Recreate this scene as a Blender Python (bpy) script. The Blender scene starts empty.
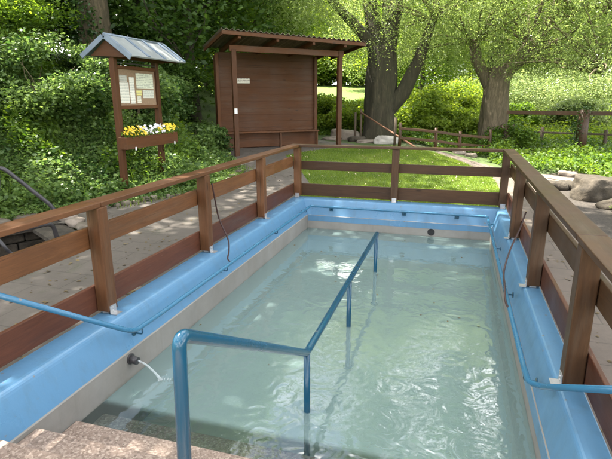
import bpy, bmesh, math, random
import numpy as np
from mathutils import Vector, Matrix, noise
R = math.radians
random.seed(7)
rng = np.random.default_rng(11)
sc = bpy.context.scene
col = sc.collection

# ------------------------------------------------------------ camera, sky, sun, exposure
cd = bpy.data.cameras.new('camera'); cam = bpy.data.objects.new('camera', cd); col.objects.link(cam)
cd.sensor_width = 36.0; cd.lens = 28.947; cd.clip_end = 600.0; cd.clip_start = 0.05
_p, _y, _r = 0.2598, 0.2930, -0.0028
F = Vector((-math.sin(_y)*math.cos(_p), math.cos(_y)*math.cos(_p), -math.sin(_p)))
Rt = Vector((math.cos(_y), math.sin(_y), 0)); Up = Rt.cross(F)
R2 = Rt*math.cos(_r) + Up*math.sin(_r); U2 = Up*math.cos(_r) - Rt*math.sin(_r)
cam.matrix_world = Matrix(((R2.x, U2.x, -F.x, 0), (R2.y, U2.y, -F.y, 0), (R2.z, U2.z, -F.z, 1.729), (0, 0, 0, 1)))
sc.camera = cam

SUN = Vector((-0.46, 0.06, 0.88)).normalized()
w = bpy.data.worlds.new('World'); sc.world = w; w.use_nodes = True
nt = w.node_tree; nt.nodes.clear()
sky = nt.nodes.new('ShaderNodeTexSky'); sky.sky_type = 'NISHITA'; sky.sun_disc = False
sky.sun_elevation = math.asin(SUN.z); sky.sun_rotation = math.atan2(SUN.x, SUN.y)
sky.air_density = 1.0; sky.dust_density = 2.0; sky.ozone_density = 1.0
bg = nt.nodes.new('ShaderNodeBackground'); bg.inputs[1].default_value = 0.052
wo = nt.nodes.new('ShaderNodeOutputWorld')
_tc = nt.nodes.new('ShaderNodeTexCoord'); _mp = nt.nodes.new('ShaderNodeMapping'); _mp.inputs['Scale'].default_value = (1, 1, 2.2); _mp.inputs['Location'].default_value = (.3, .1, 0)
_n = nt.nodes.new('ShaderNodeTexNoise'); _n.inputs['Scale'].default_value = 2.4; _n.inputs['Detail'].default_value = 6; _n.inputs['Roughness'].default_value = .55
_rp = nt.nodes.new('ShaderNodeValToRGB'); _rp.color_ramp.elements[0].position = .43; _rp.color_ramp.elements[1].position = .55
_mx = nt.nodes.new('ShaderNodeMix'); _mx.data_type = 'RGBA'; _e = _rp.color_ramp.elements[1]; _rp2 = nt.nodes.new('ShaderNodeValToRGB'); _rp2.color_ramp.elements[0].position = .52; _rp2.color_ramp.elements[0].color = (13, 13.3, 14, 1); _rp2.color_ramp.elements[1].position = .66; _rp2.color_ramp.elements[1].color = (36, 35, 33, 1)
nt.links.new(_tc.outputs['Generated'], _mp.inputs[0]); nt.links.new(_mp.outputs[0], _n.inputs[0]); nt.links.new(_n.outputs[0], _rp.inputs[0]); nt.links.new(_rp.outputs[0], _mx.inputs[0]); nt.links.new(_n.outputs[0], _rp2.inputs[0]); nt.links.new(_rp2.outputs[0], _mx.inputs[7])
nt.links.new(sky.outputs[0], _mx.inputs[6]); nt.links.new(_mx.outputs[2], bg.inputs[0]); nt.links.new(bg.outputs[0], wo.inputs[0])
sd = bpy.data.lights.new('sun', 'SUN'); sd.energy = 5.0; sd.angle = R(0.53); sd.color = (1.0, 0.95, 0.86)
sun = bpy.data.objects.new('sun', sd); col.objects.link(sun)
sun.rotation_euler = SUN.to_track_quat('Z', 'Y').to_euler(); sun.location = (-10, 10, 30)
sc.view_settings.view_transform = 'Standard'; sc.view_settings.look = 'None'
sc.view_settings.gamma = 1.0; sc.view_settings.use_curve_mapping = False
sc.view_settings.exposure = 2.55
sc.render.engine = 'CYCLES'
sc.cycles.transparent_max_bounces = 12
sc.cycles.max_bounces = 7; sc.cycles.diffuse_bounces = 3; sc.cycles.glossy_bounces = 3; sc.cycles.transmission_bounces = 5

# ------------------------------------------------------------ helpers
def tag(o, label=None, cat=None, group=None, kind=None):
    if label: o['label'] = label
    if cat: o['category'] = cat
    if group: o['group'] = group
    if kind: o['kind'] = kind
    return o
def thing(name, loc, label, cat, group=None, rz=0.0):
    o = bpy.data.objects.new(name, None); o.empty_display_size = 0.2
    o.location = loc; o.rotation_euler = (0, 0, rz); col.objects.link(o)
    return tag(o, label, cat, group)
ORG = {}
class MB:
    def __init__(s): s.v = []; s.f = []; s.smooth = []
    def add(s, vs, fs, smooth=False):
        n = len(s.v); s.v += [tuple(v) for v in vs]
        s.f += [tuple(n+i for i in f) for f in fs]; s.smooth += [smooth]*len(fs); return s
    def box(s, a, b):
        (x0, y0, z0), (x1, y1, z1) = a, b
        x0, x1 = min(x0, x1), max(x0, x1); y0, y1 = min(y0, y1), max(y0, y1); z0, z1 = min(z0, z1), max(z0, z1)
        return s.add([(x0,y0,z0),(x1,y0,z0),(x1,y1,z0),(x0,y1,z0),(x0,y0,z1),(x1,y0,z1),(x1,y1,z1),(x0,y1,z1)],
                     [(0,3,2,1),(4,5,6,7),(0,1,5,4),(1,2,6,5),(2,3,7,6),(3,0,4,7)])
    def beam(s, p, q, wd, h, up=(0,0,1)):
        p, q = Vector(p), Vector(q); d = (q-p).normalized(); sx = d.cross(Vector(up)).normalized(); u = sx.cross(d)
        c = []
        for e in (p, q):
            for a, b in ((-1,-1),(1,-1),(1,1),(-1,1)): c.append(e + sx*(a*wd/2) + u*(b*h/2))
        return s.add(c, [(0,1,2,3),(7,6,5,4),(0,4,5,1),(1,5,6,2),(2,6,7,3),(3,7,4,0)])
    def tube(s, path, r, n=12, caps=True):
        P = [Vector(p) for p in path]; rs = r if isinstance(r, (list, tuple)) else [r]*len(P)
        base = len(s.v); t0 = (P[1]-P[0]).normalized()
        ref = Vector((0,0,1)) if abs(t0.z) < .9 else Vector((1,0,0))
        nn = t0.cross(ref).normalized(); vs = []
        for i, p in enumerate(P):
            t = (P[min(i+1, len(P)-1)] - P[max(i-1, 0)]).normalized()
            nn = (nn - t*nn.dot(t)).normalized(); b = t.cross(nn)
            for k in range(n):
                a = 2*math.pi*k/n; vs.append(p + (nn*math.cos(a) + b*math.sin(a))*rs[i])
        fs = [(i*n+k, i*n+(k+1)%n, (i+1)*n+(k+1)%n, (i+1)*n+k) for i in range(len(P)-1) for k in range(n)]
        s.add(vs, fs, True)
        if caps:
            m = (len(P)-1)*n
            s.f.append(tuple(base+k for k in reversed(range(n)))); s.f.append(tuple(base+m+k for k in range(n))); s.smooth += [False, False]
        return s
    def prism(s, poly, z0, z1):
        n = len(poly)
        return s.add([(x,y,z0) for x,y in poly]+[(x,y,z1) for x,y in poly],
                     [tuple(reversed(range(n))), tuple(range(n,2*n))]+[(i,(i+1)%n,n+(i+1)%n,n+i) for i in range(n)])
    def build(s, name, mat, parent=None, bevel=0, world=True, segs=2):
        """vertices are world coordinates (world=True) or the parent's local ones"""
        m = bpy.data.meshes.new(name); o = bpy.data.objects.new(name, m); col.objects.link(o)
        vs = [Vector(v) for v in s.v]
        off = Vector((0,0,0))
        if parent is not None:
            if world:
                q = parent; loc = Vector((0,0,0))
                while q is not None: loc += q.location; q = q.parent
                off = loc
            o.parent = parent
        elif world:
            lo = [min(v[i] for v in vs) for i in range(3)]; hi = [max(v[i] for v in vs) for i in range(3)]
            off = Vector(((lo[0]+hi[0])/2, (lo[1]+hi[1])/2, lo[2])); o.location = off
        m.from_pydata([v-off for v in vs], [], s.f)
        m.polygons.foreach_set('use_smooth', s.smooth)
        m.materials.append(mat); m.update()
        if bevel:
            b = o.modifiers.new('bevel', 'BEVEL'); b.width = bevel; b.segments = segs; b.limit_method = 'ANGLE'; b.angle_limit = R(40)
        return o
def rounded(path, rad, n=6):
    P = [Vector(p) for p in path]; out = [P[0]]
    for i in range(1, len(P)-1):
        a, b, c = P[i-1], P[i], P[i+1]; u = (a-b); v = (c-b)
        r = min(rad, u.length*.45, v.length*.45); s_ = b+u.normalized()*r; e = b+v.normalized()*r
        for k in range(n+1):
            t = k/n; out.append(s_*(1-t)**2 + b*2*t*(1-t) + e*t*t)
    out.append(P[-1]); return out
def arr_mesh(name, V, k, mat, parent=None, loc=(0,0,0), smooth=False):
    """V: (N*k,3) vertices, every k of them one polygon"""
    V = np.asarray(V, np.float32); n = len(V)//k
    m = bpy.data.meshes.new(name); m.vertices.add(n*k); m.vertices.foreach_set('co', V.ravel())
    m.loops.add(n*k); m.loops.foreach_set('vertex_index', np.arange(n*k, dtype=np.int32))
    m.polygons.add(n); m.polygons.foreach_set('loop_start', np.arange(0, n*k, k, dtype=np.int32))
    m.polygons.foreach_set('loop_total', np.full(n, k, np.int32))
    m.materials.append(mat); m.update(calc_edges=True)
    o = bpy.data.objects.new(name, m); col.objects.link(o); o.location = loc
    if parent is not None: o.parent = parent
    return o
def unit(a): return a/np.maximum(np.linalg.norm(a, axis=1, keepdims=True), 1e-9)
def leaf_verts(P, s, aspect=.5, upbias=.6, droop=0.0, six=False, flat=.6):
    P = np.asarray(P); N = len(P); s = np.broadcast_to(s, (N,))[:, None]
    d = rng.normal(size=(N, 3)); d[:, 2] = d[:, 2]*(1-flat) - droop; d = unit(d)
    nrm = rng.normal(size=(N, 3)); nrm[:, 2] += upbias*2; nrm = unit(nrm - d*(nrm*d).sum(1, keepdims=True))
    w_ = np.cross(nrm, d)
    if six:
        pts = [P, P+d*s*.22+w_*s*aspect*.42+nrm*s*.05, P+d*s*.62+w_*s*aspect*.45+nrm*s*.04, P+d*s-nrm*s*.08,
               P+d*s*.62-w_*s*aspect*.45+nrm*s*.04, P+d*s*.22-w_*s*aspect*.42+nrm*s*.05]
    else:
        pts = [P, P+d*s*.45+w_*s*aspect*.5+nrm*s*.05, P+d*s, P+d*s*.45-w_*s*aspect*.5+nrm*s*.05]
    k = len(pts); return np.stack(pts, 1).reshape(-1, 3), k

# ------------------------------------------------------------ materials
def newmat(name):
    m = bpy.data.materials.new(name); m.use_nodes = True; t = m.node_tree; t.nodes.clear()
    out = t.nodes.new('ShaderNodeOutputMaterial'); return m, t, out
def N(t, typ, **kw):
    n = t.nodes.new(typ)
    for k, v in kw.items():
        if k.startswith('i_'): n.inputs[k[2:].replace('_', ' ')].default_value = v
        else: setattr(n, k, v)
    return n
def ramp(t, fac, stops):
    r = t.nodes.new('ShaderNodeValToRGB'); e = r.color_ramp.elements
    while len(e) < len(stops): e.new(.5)
    for i, (p, c) in enumerate(stops): e[i].position = p; e[i].color = (*c, 1) if len(c) == 3 else c
    t.links.new(fac, r.inputs[0]); return r
def coords(t, scale=(1,1,1), obj=True):
    tc = t.nodes.new('ShaderNodeTexCoord'); mp = t.nodes.new('ShaderNodeMapping')
    mp.inputs['Scale'].default_value = scale
    t.links.new(tc.outputs['Object' if obj else 'Generated'], mp.inputs[0]); return mp.outputs[0]
def noisetex(t, vec, scale, detail=5, rough=.6, dist=0):
    n = N(t, 'ShaderNodeTexNoise'); n.inputs['Scale'].default_value = scale; n.inputs['Detail'].default_value = detail
    n.inputs['Roughness'].default_value = rough; n.inputs['Distortion'].default_value = dist
    t.links.new(vec, n.inputs['Vector']); return n
def bump(t, h, strength, dist, prev=None):
    b = N(t, 'ShaderNodeBump'); b.inputs['Strength'].default_value = strength; b.inputs['Distance'].default_value = dist
    t.links.new(h, b.inputs['Height'])
    if prev: t.links.new(prev, b.inputs['Normal'])
    return b.outputs[0]
def mixc(t, fac, a, b, mode='MIX'):
    m = N(t, 'ShaderNodeMix', data_type='RGBA', blend_type=mode)
    for s_, v in ((0, fac), (6, a), (7, b)):
        if hasattr(v, 'is_linked') or isinstance(v, bpy.types.NodeSocket): t.links.new(v, m.inputs[s_])
        elif s_ == 0: m.inputs[0].default_value = v
        else: m.inputs[s_].default_value = (*v, 1)
    return m.outputs[2]
def principled(t, out, colr, rough=.6, normal=None, metallic=0, spec=.5, coat=0):
    b = N(t, 'ShaderNodeBsdfPrincipled')
    if isinstance(colr, bpy.types.NodeSocket): t.links.new(colr, b.inputs['Base Color'])
    else: b.inputs['Base Color'].default_value = (*colr, 1)
    if isinstance(rough, bpy.types.NodeSocket): t.links.new(rough, b.inputs['Roughness'])
    else: b.inputs['Roughness'].default_value = rough
    b.inputs['Metallic'].default_value = metallic; b.inputs['Specular IOR Level'].default_value = spec
    b.inputs['Coat Weight'].default_value = coat
    if normal: t.links.new(normal, b.inputs['Normal'])
    t.links.new(b.outputs[0], out.inputs[0]); return b

def wood(name, base, dark, axis, rough=.45, wear=None, plank=0):
    m, t, out = newmat(name)
    st = {'x': (1.2, 14, 14), 'y': (14, 1.2, 14), 'z': (14, 14, 1.2)}[axis]
    v = coords(t, st); n1 = noisetex(t, v, 2.2, 6, .65, .8)
    v2 = coords(t, tuple(q*3 for q in st)); n2 = noisetex(t, v2, 3, 3, .7)
    v3 = coords(t); n3 = noisetex(t, v3, 1.7, 3, .6)
    c = ramp(t, n1.outputs[0], [(.3, dark), (.62, base)]).outputs[0]
    c = mixc(t, mul(t, n2.outputs[0], .5), c, tuple(x*.45 for x in dark))
    c = mixc(t, mul(t, n3.outputs[0], .55), c, tuple(x*1.25 for x in base))
    oi = N(t, 'ShaderNodeObjectInfo'); hs = N(t, 'ShaderNodeHueSaturation')
    mr = N(t, 'ShaderNodeMapRange'); mr.inputs[3].default_value = .78; mr.inputs[4].default_value = 1.2
    t.links.new(oi.outputs['Random'], mr.inputs[0]); t.links.new(mr.outputs[0], hs.inputs['Value']); t.links.new(c, hs.inputs['Color']); c = hs.outputs[0]
    if wear:
        n4 = noisetex(t, coords(t, tuple(q*.6 for q in st)), 4, 5, .75); r4 = ramp(t, n4.outputs[0], [(.66, (0,0,0)), (.70, (1,1,1))])
        c = mixc(t, r4.outputs[0], c, wear)
    # knots, drying cracks and grey weathering
    vk = N(t, 'ShaderNodeTexVoronoi'); vk.inputs['Scale'].default_value = .6; vk.inputs['Randomness'].default_value = 1
    t.links.new(coords(t, {'x': (2.6, 9, 9), 'y': (9, 2.6, 9), 'z': (9, 9, 2.6)}[axis]), vk.inputs['Vector'])
    kr = ramp(t, vk.outputs['Distance'], [(.05, (1,1,1)), (.10, (0,0,0))]).outputs[0]
    c = mixc(t, mul(t, kr, .75), c, tuple(x*.35 for x in dark))
    vg = noisetex(t, coords(t, {'x': (.6, 5, 5), 'y': (5, .6, 5), 'z': (5, 5, .6)}[axis]), 1.5, 5, .7)
    gr = ramp(t, vg.outputs[0], [(.52, (0,0,0)), (.70, (1,1,1))]).outputs[0]
    c = mixc(t, mul(t, gr, .45), c, (base[0]*.45+.05, base[1]*.5+.045, base[2]*.5+.035))
    vc = noisetex(t, coords(t, {'x': (.35, 40, 40), 'y': (40, .35, 40), 'z': (40, 40, .35)}[axis]), 1.6, 3, .6)
    cr_ = ramp(t, vc.outputs[0], [(.66, (0,0,0)), (.69, (1,1,1))]).outputs[0]
    c = mixc(t, mul(t, cr_, .7), c, tuple(x*.3 for x in dark))
    nb = bump(t, n1.outputs[0], .35, .004); nb = bump(t, cr_, -.5, .004, nb)
    rr = ramp(t, n3.outputs[0], [(.3, (rough-.12,)*3), (.7, (rough+.15,)*3)]).outputs[0]
    principled(t, out, c, rr, nb, spec=.28); return m
def mul(t, s_, k):
    n = N(t, 'ShaderNodeMath', operation='MULTIPLY'); t.links.new(s_, n.inputs[0]); n.inputs[1].default_value = k; return n.outputs[0]

def noisy(name, stops, scale, rough=.85, bumps=((30, .4, .004),), detail=6, spec=.4, metallic=0, coat=0):
    m, t, out = newmat(name); v = coords(t); n = noisetex(t, v, scale, detail, .65)
    c = ramp(t, n.outputs[0], stops).outputs[0]; nb = None
    for s_, st, d in bumps:
        b_ = noisetex(t, v, s_, 4, .6); nb = bump(t, b_.outputs[0], st, d, nb)
    principled(t, out, c, rough, nb, metallic, spec, coat); return m
def leafmat(name, dark, light, trans=.45, extra=None, rough=.45, scale=.35, wide=1.0):
    m, t, out = newmat(name)
    g = N(t, 'ShaderNodeNewGeometry'); v = coords(t); n = noisetex(t, v, scale, 3, .6)
    a = N(t, 'ShaderNodeMath', operation='MULTIPLY_ADD'); t.links.new(g.outputs['Random Per Island'], a.inputs[0]); a.inputs[1].default_value = .7*wide
    mr = N(t, 'ShaderNodeMapRange'); t.links.new(n.outputs[0], mr.inputs[0]); mr.inputs[1].default_value = .3; mr.inputs[2].default_value = .7; mr.inputs[3].default_value = -.25; mr.inputs[4].default_value = .45
    t.links.new(mr.outputs[0], a.inputs[2])
    stops = [(0, dark), (.85, light)]
    if extra: stops.append((.97, extra))
    c = ramp(t, a.outputs[0], stops).outputs[0]
    b = N(t, 'ShaderNodeBsdfPrincipled'); t.links.new(c, b.inputs['Base Color']); b.inputs['Roughness'].default_value = rough; b.inputs['Specular IOR Level'].default_value = .35
    tr = N(t, 'ShaderNodeBsdfTranslucent'); hs = N(t, 'ShaderNodeHueSaturation'); hs.inputs['Hue'].default_value = .485; hs.inputs['Saturation'].default_value = 1.1; hs.inputs['Value'].default_value = 1.5
    t.links.new(c, hs.inputs['Color']); t.links.new(hs.outputs[0], tr.inputs[0])
    mx = N(t, 'ShaderNodeMixShader'); mx.inputs[0].default_value = trans
    t.links.new(b.outputs[0], mx.inputs[1]); t.links.new(tr.outputs[0], mx.inputs[2]); t.links.new(mx.outputs[0], out.inputs[0]); return m

M = {}
for ax in 'xyz':
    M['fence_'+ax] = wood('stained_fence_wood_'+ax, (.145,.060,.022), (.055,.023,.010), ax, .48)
    M['red_'+ax] = wood('red_brown_board_'+ax, (.10,.035,.018), (.05,.02,.011), ax, .5, wear=(.22,.14,.09))
    M['hut_'+ax] = wood('dark_hut_wood_'+ax, (.092,.034,.010), (.046,.018,.006), ax, .62)
    M['grey_'+ax] = wood('weathered_wood_'+ax, (.085,.062,.04), (.035,.026,.017), ax, .75)
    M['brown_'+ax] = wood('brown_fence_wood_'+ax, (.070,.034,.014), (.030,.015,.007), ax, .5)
def paint(name, c, rough, chip=True, dirt=.25):
    m, t, out = newmat(name); v = coords(t); n = noisetex(t, v, 1.3, 6, .7); n2 = noisetex(t, v, 14, 4, .7); n3 = noisetex(t, v, 90, 2, .5)
    cc = mixc(t, mul(t, n.outputs[0], dirt*2), c, tuple(x*.72 for x in c))
    sp = ramp(t, n2.outputs[0], [(.62, (0,0,0)), (.75, (1,1,1))]).outputs[0]
    cc = mixc(t, mul(t, sp, dirt*1.6), cc, (c[0]*.7+.09, c[1]*.7+.08, c[2]*.6+.06))
    st_ = noisetex(t, coords(t, (7, 7, .8)), 1.2, 5, .7); sr = ramp(t, st_.outputs[0], [(.50, (0,0,0)), (.72, (1,1,1))]).outputs[0]
    cc = mixc(t, mul(t, sr, dirt*1.3), cc, (c[0]*.55+.03, c[1]*.5+.03, c[2]*.42+.02))
    vo = N(t, 'ShaderNodeTexVoronoi'); vo.inputs['Scale'].default_value = 6.5; t.links.new(v, vo.inputs['Vector'])
    ch = noisetex(t, v, 38, 3, .7, .5); ad = N(t, 'ShaderNodeMath', operation='MULTIPLY'); t.links.new(vo.outputs['Distance'], ad.inputs[0]); t.links.new(ch.outputs[0], ad.inputs[1])
    cm = ramp(t, ad.outputs[0], [(.030, (1,1,1)), (.036, (0,0,0))]).outputs[0]
    if chip: cc = mixc(t, mul(t, cm, .8), cc, (.17,.15,.12))
    nb = bump(t, n3.outputs[0], .12, .002); nb = bump(t, n2.outputs[0], .2, .004, nb); nb = bump(t, n.outputs[0], .2, .02, nb)
    rr = ramp(t, n.outputs[0], [(.3, (rough-.07,)*3), (.7, (rough+.15,)*3)]).outputs[0]
    principled(t, out, cc, rr, nb); return m
M['blue'] = paint('sky_blue_paint', (.10,.235,.38), .32, dirt=.3)
M['rail_blue'] = paint('gloss_blue_enamel', (.008,.066,.118), .2, dirt=.2)
M['rail_light'] = paint('gloss_mid_blue_enamel', (.035,.15,.26), .22, dirt=.2)
M['steel'] = noisy('galvanised_steel', [(.3,(.42,.42,.42)),(.7,(.6,.6,.6))], 20, .4, ((60,.2,.001),), metallic=.7)
M['darktube'] = noisy('dark_grey_tube_paint', [(.3,(.025,.024,.026)),(.7,(.055,.05,.05))], 9, .35, ((50,.2,.001),))
M['rubber'] = noisy('dark_red_rubber', [(.3,(.02,.007,.006)),(.7,(.045,.016,.012))], 9, .45)
M['black'] = noisy('dark_hole_black', [(.3,(.008,.008,.008)),(.7,(.02,.02,.02))], 9, .6)
M['white'] = noisy('white_plastic', [(.3,(.6,.6,.57)),(.7,(.75,.75,.72))], 6, .5)

def mul2(t, s_, k, a):
    n = N(t, 'ShaderNodeMath', operation='MULTIPLY_ADD'); t.links.new(s_, n.inputs[0]); n.inputs[1].default_value = k; n.inputs[2].default_value = a; return n.outputs[0]
def wallmat():
    m, t, out = newmat('grey_pool_render'); v = coords(t); n = noisetex(t, v, 2.5, 7, .7); n2 = noisetex(t, v, 50, 3, .6)
    v2 = coords(t, (1.5, 1.5, .3)); n3 = noisetex(t, v2, 3, 5, .7)
    c = ramp(t, n.outputs[0], [(.3, (.19,.185,.17)), (.7, (.27,.265,.245))]).outputs[0]
    c = mixc(t, mul(t, n3.outputs[0], .5), c, (.24,.205,.155))
    gp = N(t, 'ShaderNodeNewGeometry'); sp = N(t, 'ShaderNodeSeparateXYZ'); t.links.new(gp.outputs['Position'], sp.inputs[0])
    nw = N(t, 'ShaderNodeMath', operation='MULTIPLY_ADD'); t.links.new(n.outputs[0], nw.inputs[0]); nw.inputs[1].default_value = .07; t.links.new(sp.outputs[2], nw.inputs[2])
    wl_ = ramp(t, mul2(t, nw.outputs[0], 1.0, 1.0), [(.525, (1,1,1)), (.555, (0,0,0))]).outputs[0]; c = mixc(t, mul(t, wl_, .6), c, (.12,.115,.085))
    dr = noisetex(t, coords(t, (9, 9, .5)), 1, 4, .7); dd = ramp(t, dr.outputs[0], [(.58, (0,0,0)), (.7, (1,1,1))]).outputs[0]; c = mixc(t, mul(t, dd, .2), c, (.14,.12,.09))
    principled(t, out, c, .75, bump(t, n2.outputs[0], .3, .002)); return m
M['wall'] = wallmat()
M['floor'] = noisy('pool_floor_paint', [(.3,(.36,.40,.34)),(.7,(.48,.52,.45))], 1.2, .7)
def pebble():
    m, t, out = newmat('washed_pebble_concrete'); v = coords(t)
    vo = N(t, 'ShaderNodeTexVoronoi'); vo.inputs['Scale'].default_value = 85; t.links.new(v, vo.inputs['Vector'])
    hs = N(t, 'ShaderNodeSeparateColor'); t.links.new(vo.outputs['Color'], hs.inputs[0])
    c = ramp(t, hs.outputs[0], [(0, (.13,.09,.07)), (.35, (.24,.17,.13)), (.7, (.29,.215,.17)), (1, (.46,.37,.30))]).outputs[0]
    n = noisetex(t, v, 2, 5, .6); c = mixc(t, mul(t, n.outputs[0], .6), c, (.16,.12,.09))
    principled(t, out, c, .6, bump(t, vo.outputs['Distance'], -.5, .004)); return m
M['pebble'] = pebble()
def slabs(name, c1, c2, mortar, rot, bw, rh, off=.5, grime=(.07,.06,.045)):
    m, t, out = newmat(name); tc = N(t, 'ShaderNodeNewGeometry'); mp = N(t, 'ShaderNodeMapping'); mp.inputs['Rotation'].default_value = (0, 0, rot)
    t.links.new(tc.outputs['Position'], mp.inputs[0]); br = N(t, 'ShaderNodeTexBrick'); t.links.new(mp.outputs[0], br.inputs['Vector'])
    br.inputs['Color1'].default_value = (*c1, 1); br.inputs['Color2'].default_value = (*c2, 1); br.inputs['Mortar'].default_value = (*mortar, 1)
    br.inputs['Scale'].default_value = 1; br.inputs['Mortar Size'].default_value = .007; br.inputs['Mortar Smooth'].default_value = .3
    br.inputs['Brick Width'].default_value = bw; br.inputs['Row Height'].default_value = rh; br.offset = off
    n = noisetex(t, mp.outputs[0], 1.1, 6, .7); n2 = noisetex(t, mp.outputs[0], 60, 4, .7); n3 = noisetex(t, mp.outputs[0], 6, 5, .7)
    c = mixc(t, mul(t, n3.outputs[0], .9), br.outputs[0], grime)
    sp = ramp(t, n.outputs[0], [(.45, (0,0,0)), (.65, (1,1,1))]).outputs[0]; c = mixc(t, mul(t, sp, .35), c, tuple(x*1.35 for x in c1))
    c = mixc(t, mul(t, n2.outputs[0], .4), c, tuple(x*.5 for x in c2))
    n5 = noisetex(t, mp.outputs[0], 2.7, 6, .75, .5); ms = ramp(t, n5.outputs[0], [(.56, (0,0,0)), (.68, (1,1,1))]).outputs[0]
    c = mixc(t, mul(t, ms, .5), c, (.055,.06,.03)); nb = bump(t, n3.outputs[0], .3, .01)
    nb = bump(t, br.outputs['Fac'], -.6, .006); nb = bump(t, n2.outputs[0], .3, .003, nb)
    principled(t, out, c, .8, nb); return m
M['paving'] = slabs('brown_grey_paving_slabs', (.130,.108,.090), (.105,.087,.072), (.04,.034,.026), 0, .6, .4)
M['paving_r'] = slabs('warm_paving_slabs', (.15,.115,.09), (.12,.09,.07), (.04,.032,.024), 0, .5, .35)
M['lawn'] = noisy('mown_lawn', [(.25,(.07,.10,.016)),(.5,(.11,.16,.022)),(.75,(.17,.22,.04))], 2.2, .95, ((45,.9,.03),(9,.5,.04)))
M['soil'] = noisy('bank_soil', [(.3,(.035,.028,.018)),(.55,(.06,.05,.03)),(.75,(.05,.075,.02))], 1.6, .95, ((20,.7,.03),))
M['gravel'] = noisy('dark_gravel', [(.3,(.03,.025,.02)),(.7,(.085,.07,.055))], 26, .9, ((70,1,.02),))
M['stone'] = noisy('brown_lichen_stone', [(.25,(.02,.016,.011)),(.5,(.05,.04,.027)),(.75,(.095,.077,.055))], 7, .9, ((6,.6,.05),(30,.6,.01)))
M['pale'] = noisy('pale_sandstone', [(.25,(.14,.11,.085)),(.75,(.27,.225,.18))], 3, .85, ((5,.5,.05),(35,.5,.008)))
M['white_stone'] = noisy('white_limestone', [(.25,(.28,.26,.22)),(.75,(.42,.39,.34))], 3, .85, ((8,.5,.04),))
M['wallstone'] = noisy('low_wall_stone', [(.25,(.05,.04,.028)),(.5,(.11,.09,.066)),(.8,(.19,.165,.13))], 4, .9, ((7,.5,.04),(40,.5,.008)))
M['darkstone'] = noisy('very_dark_stone', [(.25,(.012,.010,.007)),(.5,(.04,.032,.022)),(.8,(.085,.07,.05))], 6, .9, ((7,.6,.05),(40,.6,.01)))  # stone with a very dark base colour, for the basin lining and underlay
def barkmat(name, a, b, sc_=1.0):
    m, t, out = newmat(name); v = coords(t, (5*sc_, 5*sc_, .9*sc_)); n = noisetex(t, v, 2.2, 8, .7, 1.0); n2 = noisetex(t, coords(t), 1.4, 4, .6)
    c = ramp(t, n.outputs[0], [(.3, tuple(x*.35 for x in a)), (.55, a), (.75, b)]).outputs[0]
    c = mixc(t, mul(t, n2.outputs[0], .45), c, (.05,.065,.025))
    principled(t, out, c, .95, bump(t, n.outputs[0], 1.0, .06)); return m
M['bark'] = barkmat('willow_bark', (.045,.032,.02), (.11,.082,.052))
M['bark2'] = barkmat('ivy_tree_bark', (.10,.07,.042), (.22,.16,.10))
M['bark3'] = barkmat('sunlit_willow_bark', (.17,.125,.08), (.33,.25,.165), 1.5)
M['twig'] = noisy('willow_twig_bark', [(.3,(.07,.055,.03)),(.7,(.16,.13,.07))], 8, .9)
M['leaf_bank'] = leafmat('bank_leaf', (.03,.08,.018), (.19,.28,.08), .5, (.15,.22,.05), .4)
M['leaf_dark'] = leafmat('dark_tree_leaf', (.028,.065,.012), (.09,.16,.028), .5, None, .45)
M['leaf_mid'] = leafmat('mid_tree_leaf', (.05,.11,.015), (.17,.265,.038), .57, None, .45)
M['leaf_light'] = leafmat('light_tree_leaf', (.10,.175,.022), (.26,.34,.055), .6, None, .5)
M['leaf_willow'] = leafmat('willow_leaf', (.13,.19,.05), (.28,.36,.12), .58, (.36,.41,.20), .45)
M['leaf_pale'] = leafmat('pale_shrub_leaf', (.10,.155,.045), (.25,.31,.12), .5, (.36,.39,.2), .5)
M['leaf_ivy'] = leafmat('ivy_leaf', (.014,.038,.010), (.05,.10,.02), .25, None, .3)
M['nettle'] = leafmat('nettle_leaf', (.035,.085,.012), (.14,.22,.03), .45, None, .45)
M['meadow'] = leafmat('meadow_grass', (.09,.16,.02), (.20,.27,.045), .45, (.30,.32,.10), .6, .2)
M['grass'] = leafmat('lawn_grass', (.08,.14,.018), (.20,.28,.04), .5, (.25,.26,.08), .55, .8)

# ------------------------------------------------------------ terrain
def S(t_, a, b):
    u = np.clip((t_-a)/(b-a), 0, 1); return u*u*(3-2*u)
TOE = np.array([(-14,-6),(-8.6,-2),(-8.2,2.6),(-6.75,5.5),(-6.05,6.4),(-5.72,7.1),(-4.95,8.8),(-4.98,10.6),(-6.1,11.9),(-7.5,13.4),(-8.3,15.5),(-7.6,19),(-8.5,30),(-10,60)])
def seg_dist(x, y, poly, closed=False):
    x = np.asarray(x, float); y = np.asarray(y, float); best = np.full(x.shape, 1e9); sgn = np.ones(x.shape); bx = x.copy(); by = y.copy()
    n = len(poly); rg = range(n if closed else n-1)
    for i in rg:
        a = poly[i]; b = poly[(i+1) % n]; dx, dy = b[0]-a[0], b[1]-a[1]
        t_ = np.clip(((x-a[0])*dx+(y-a[1])*dy)/(dx*dx+dy*dy), 0, 1); px = a[0]+t_*dx; py = a[1]+t_*dy
        d = np.hypot(x-px, y-py); s_ = np.where(dx*(y-a[1])-dy*(x-a[0]) > 0, 1.0, -1.0); mm = d < best
        best = np.where(mm, d, best); sgn = np.where(mm, s_, sgn); bx = np.where(mm, px, bx); by = np.where(mm, py, by)
    return best, sgn, bx, by
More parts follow.
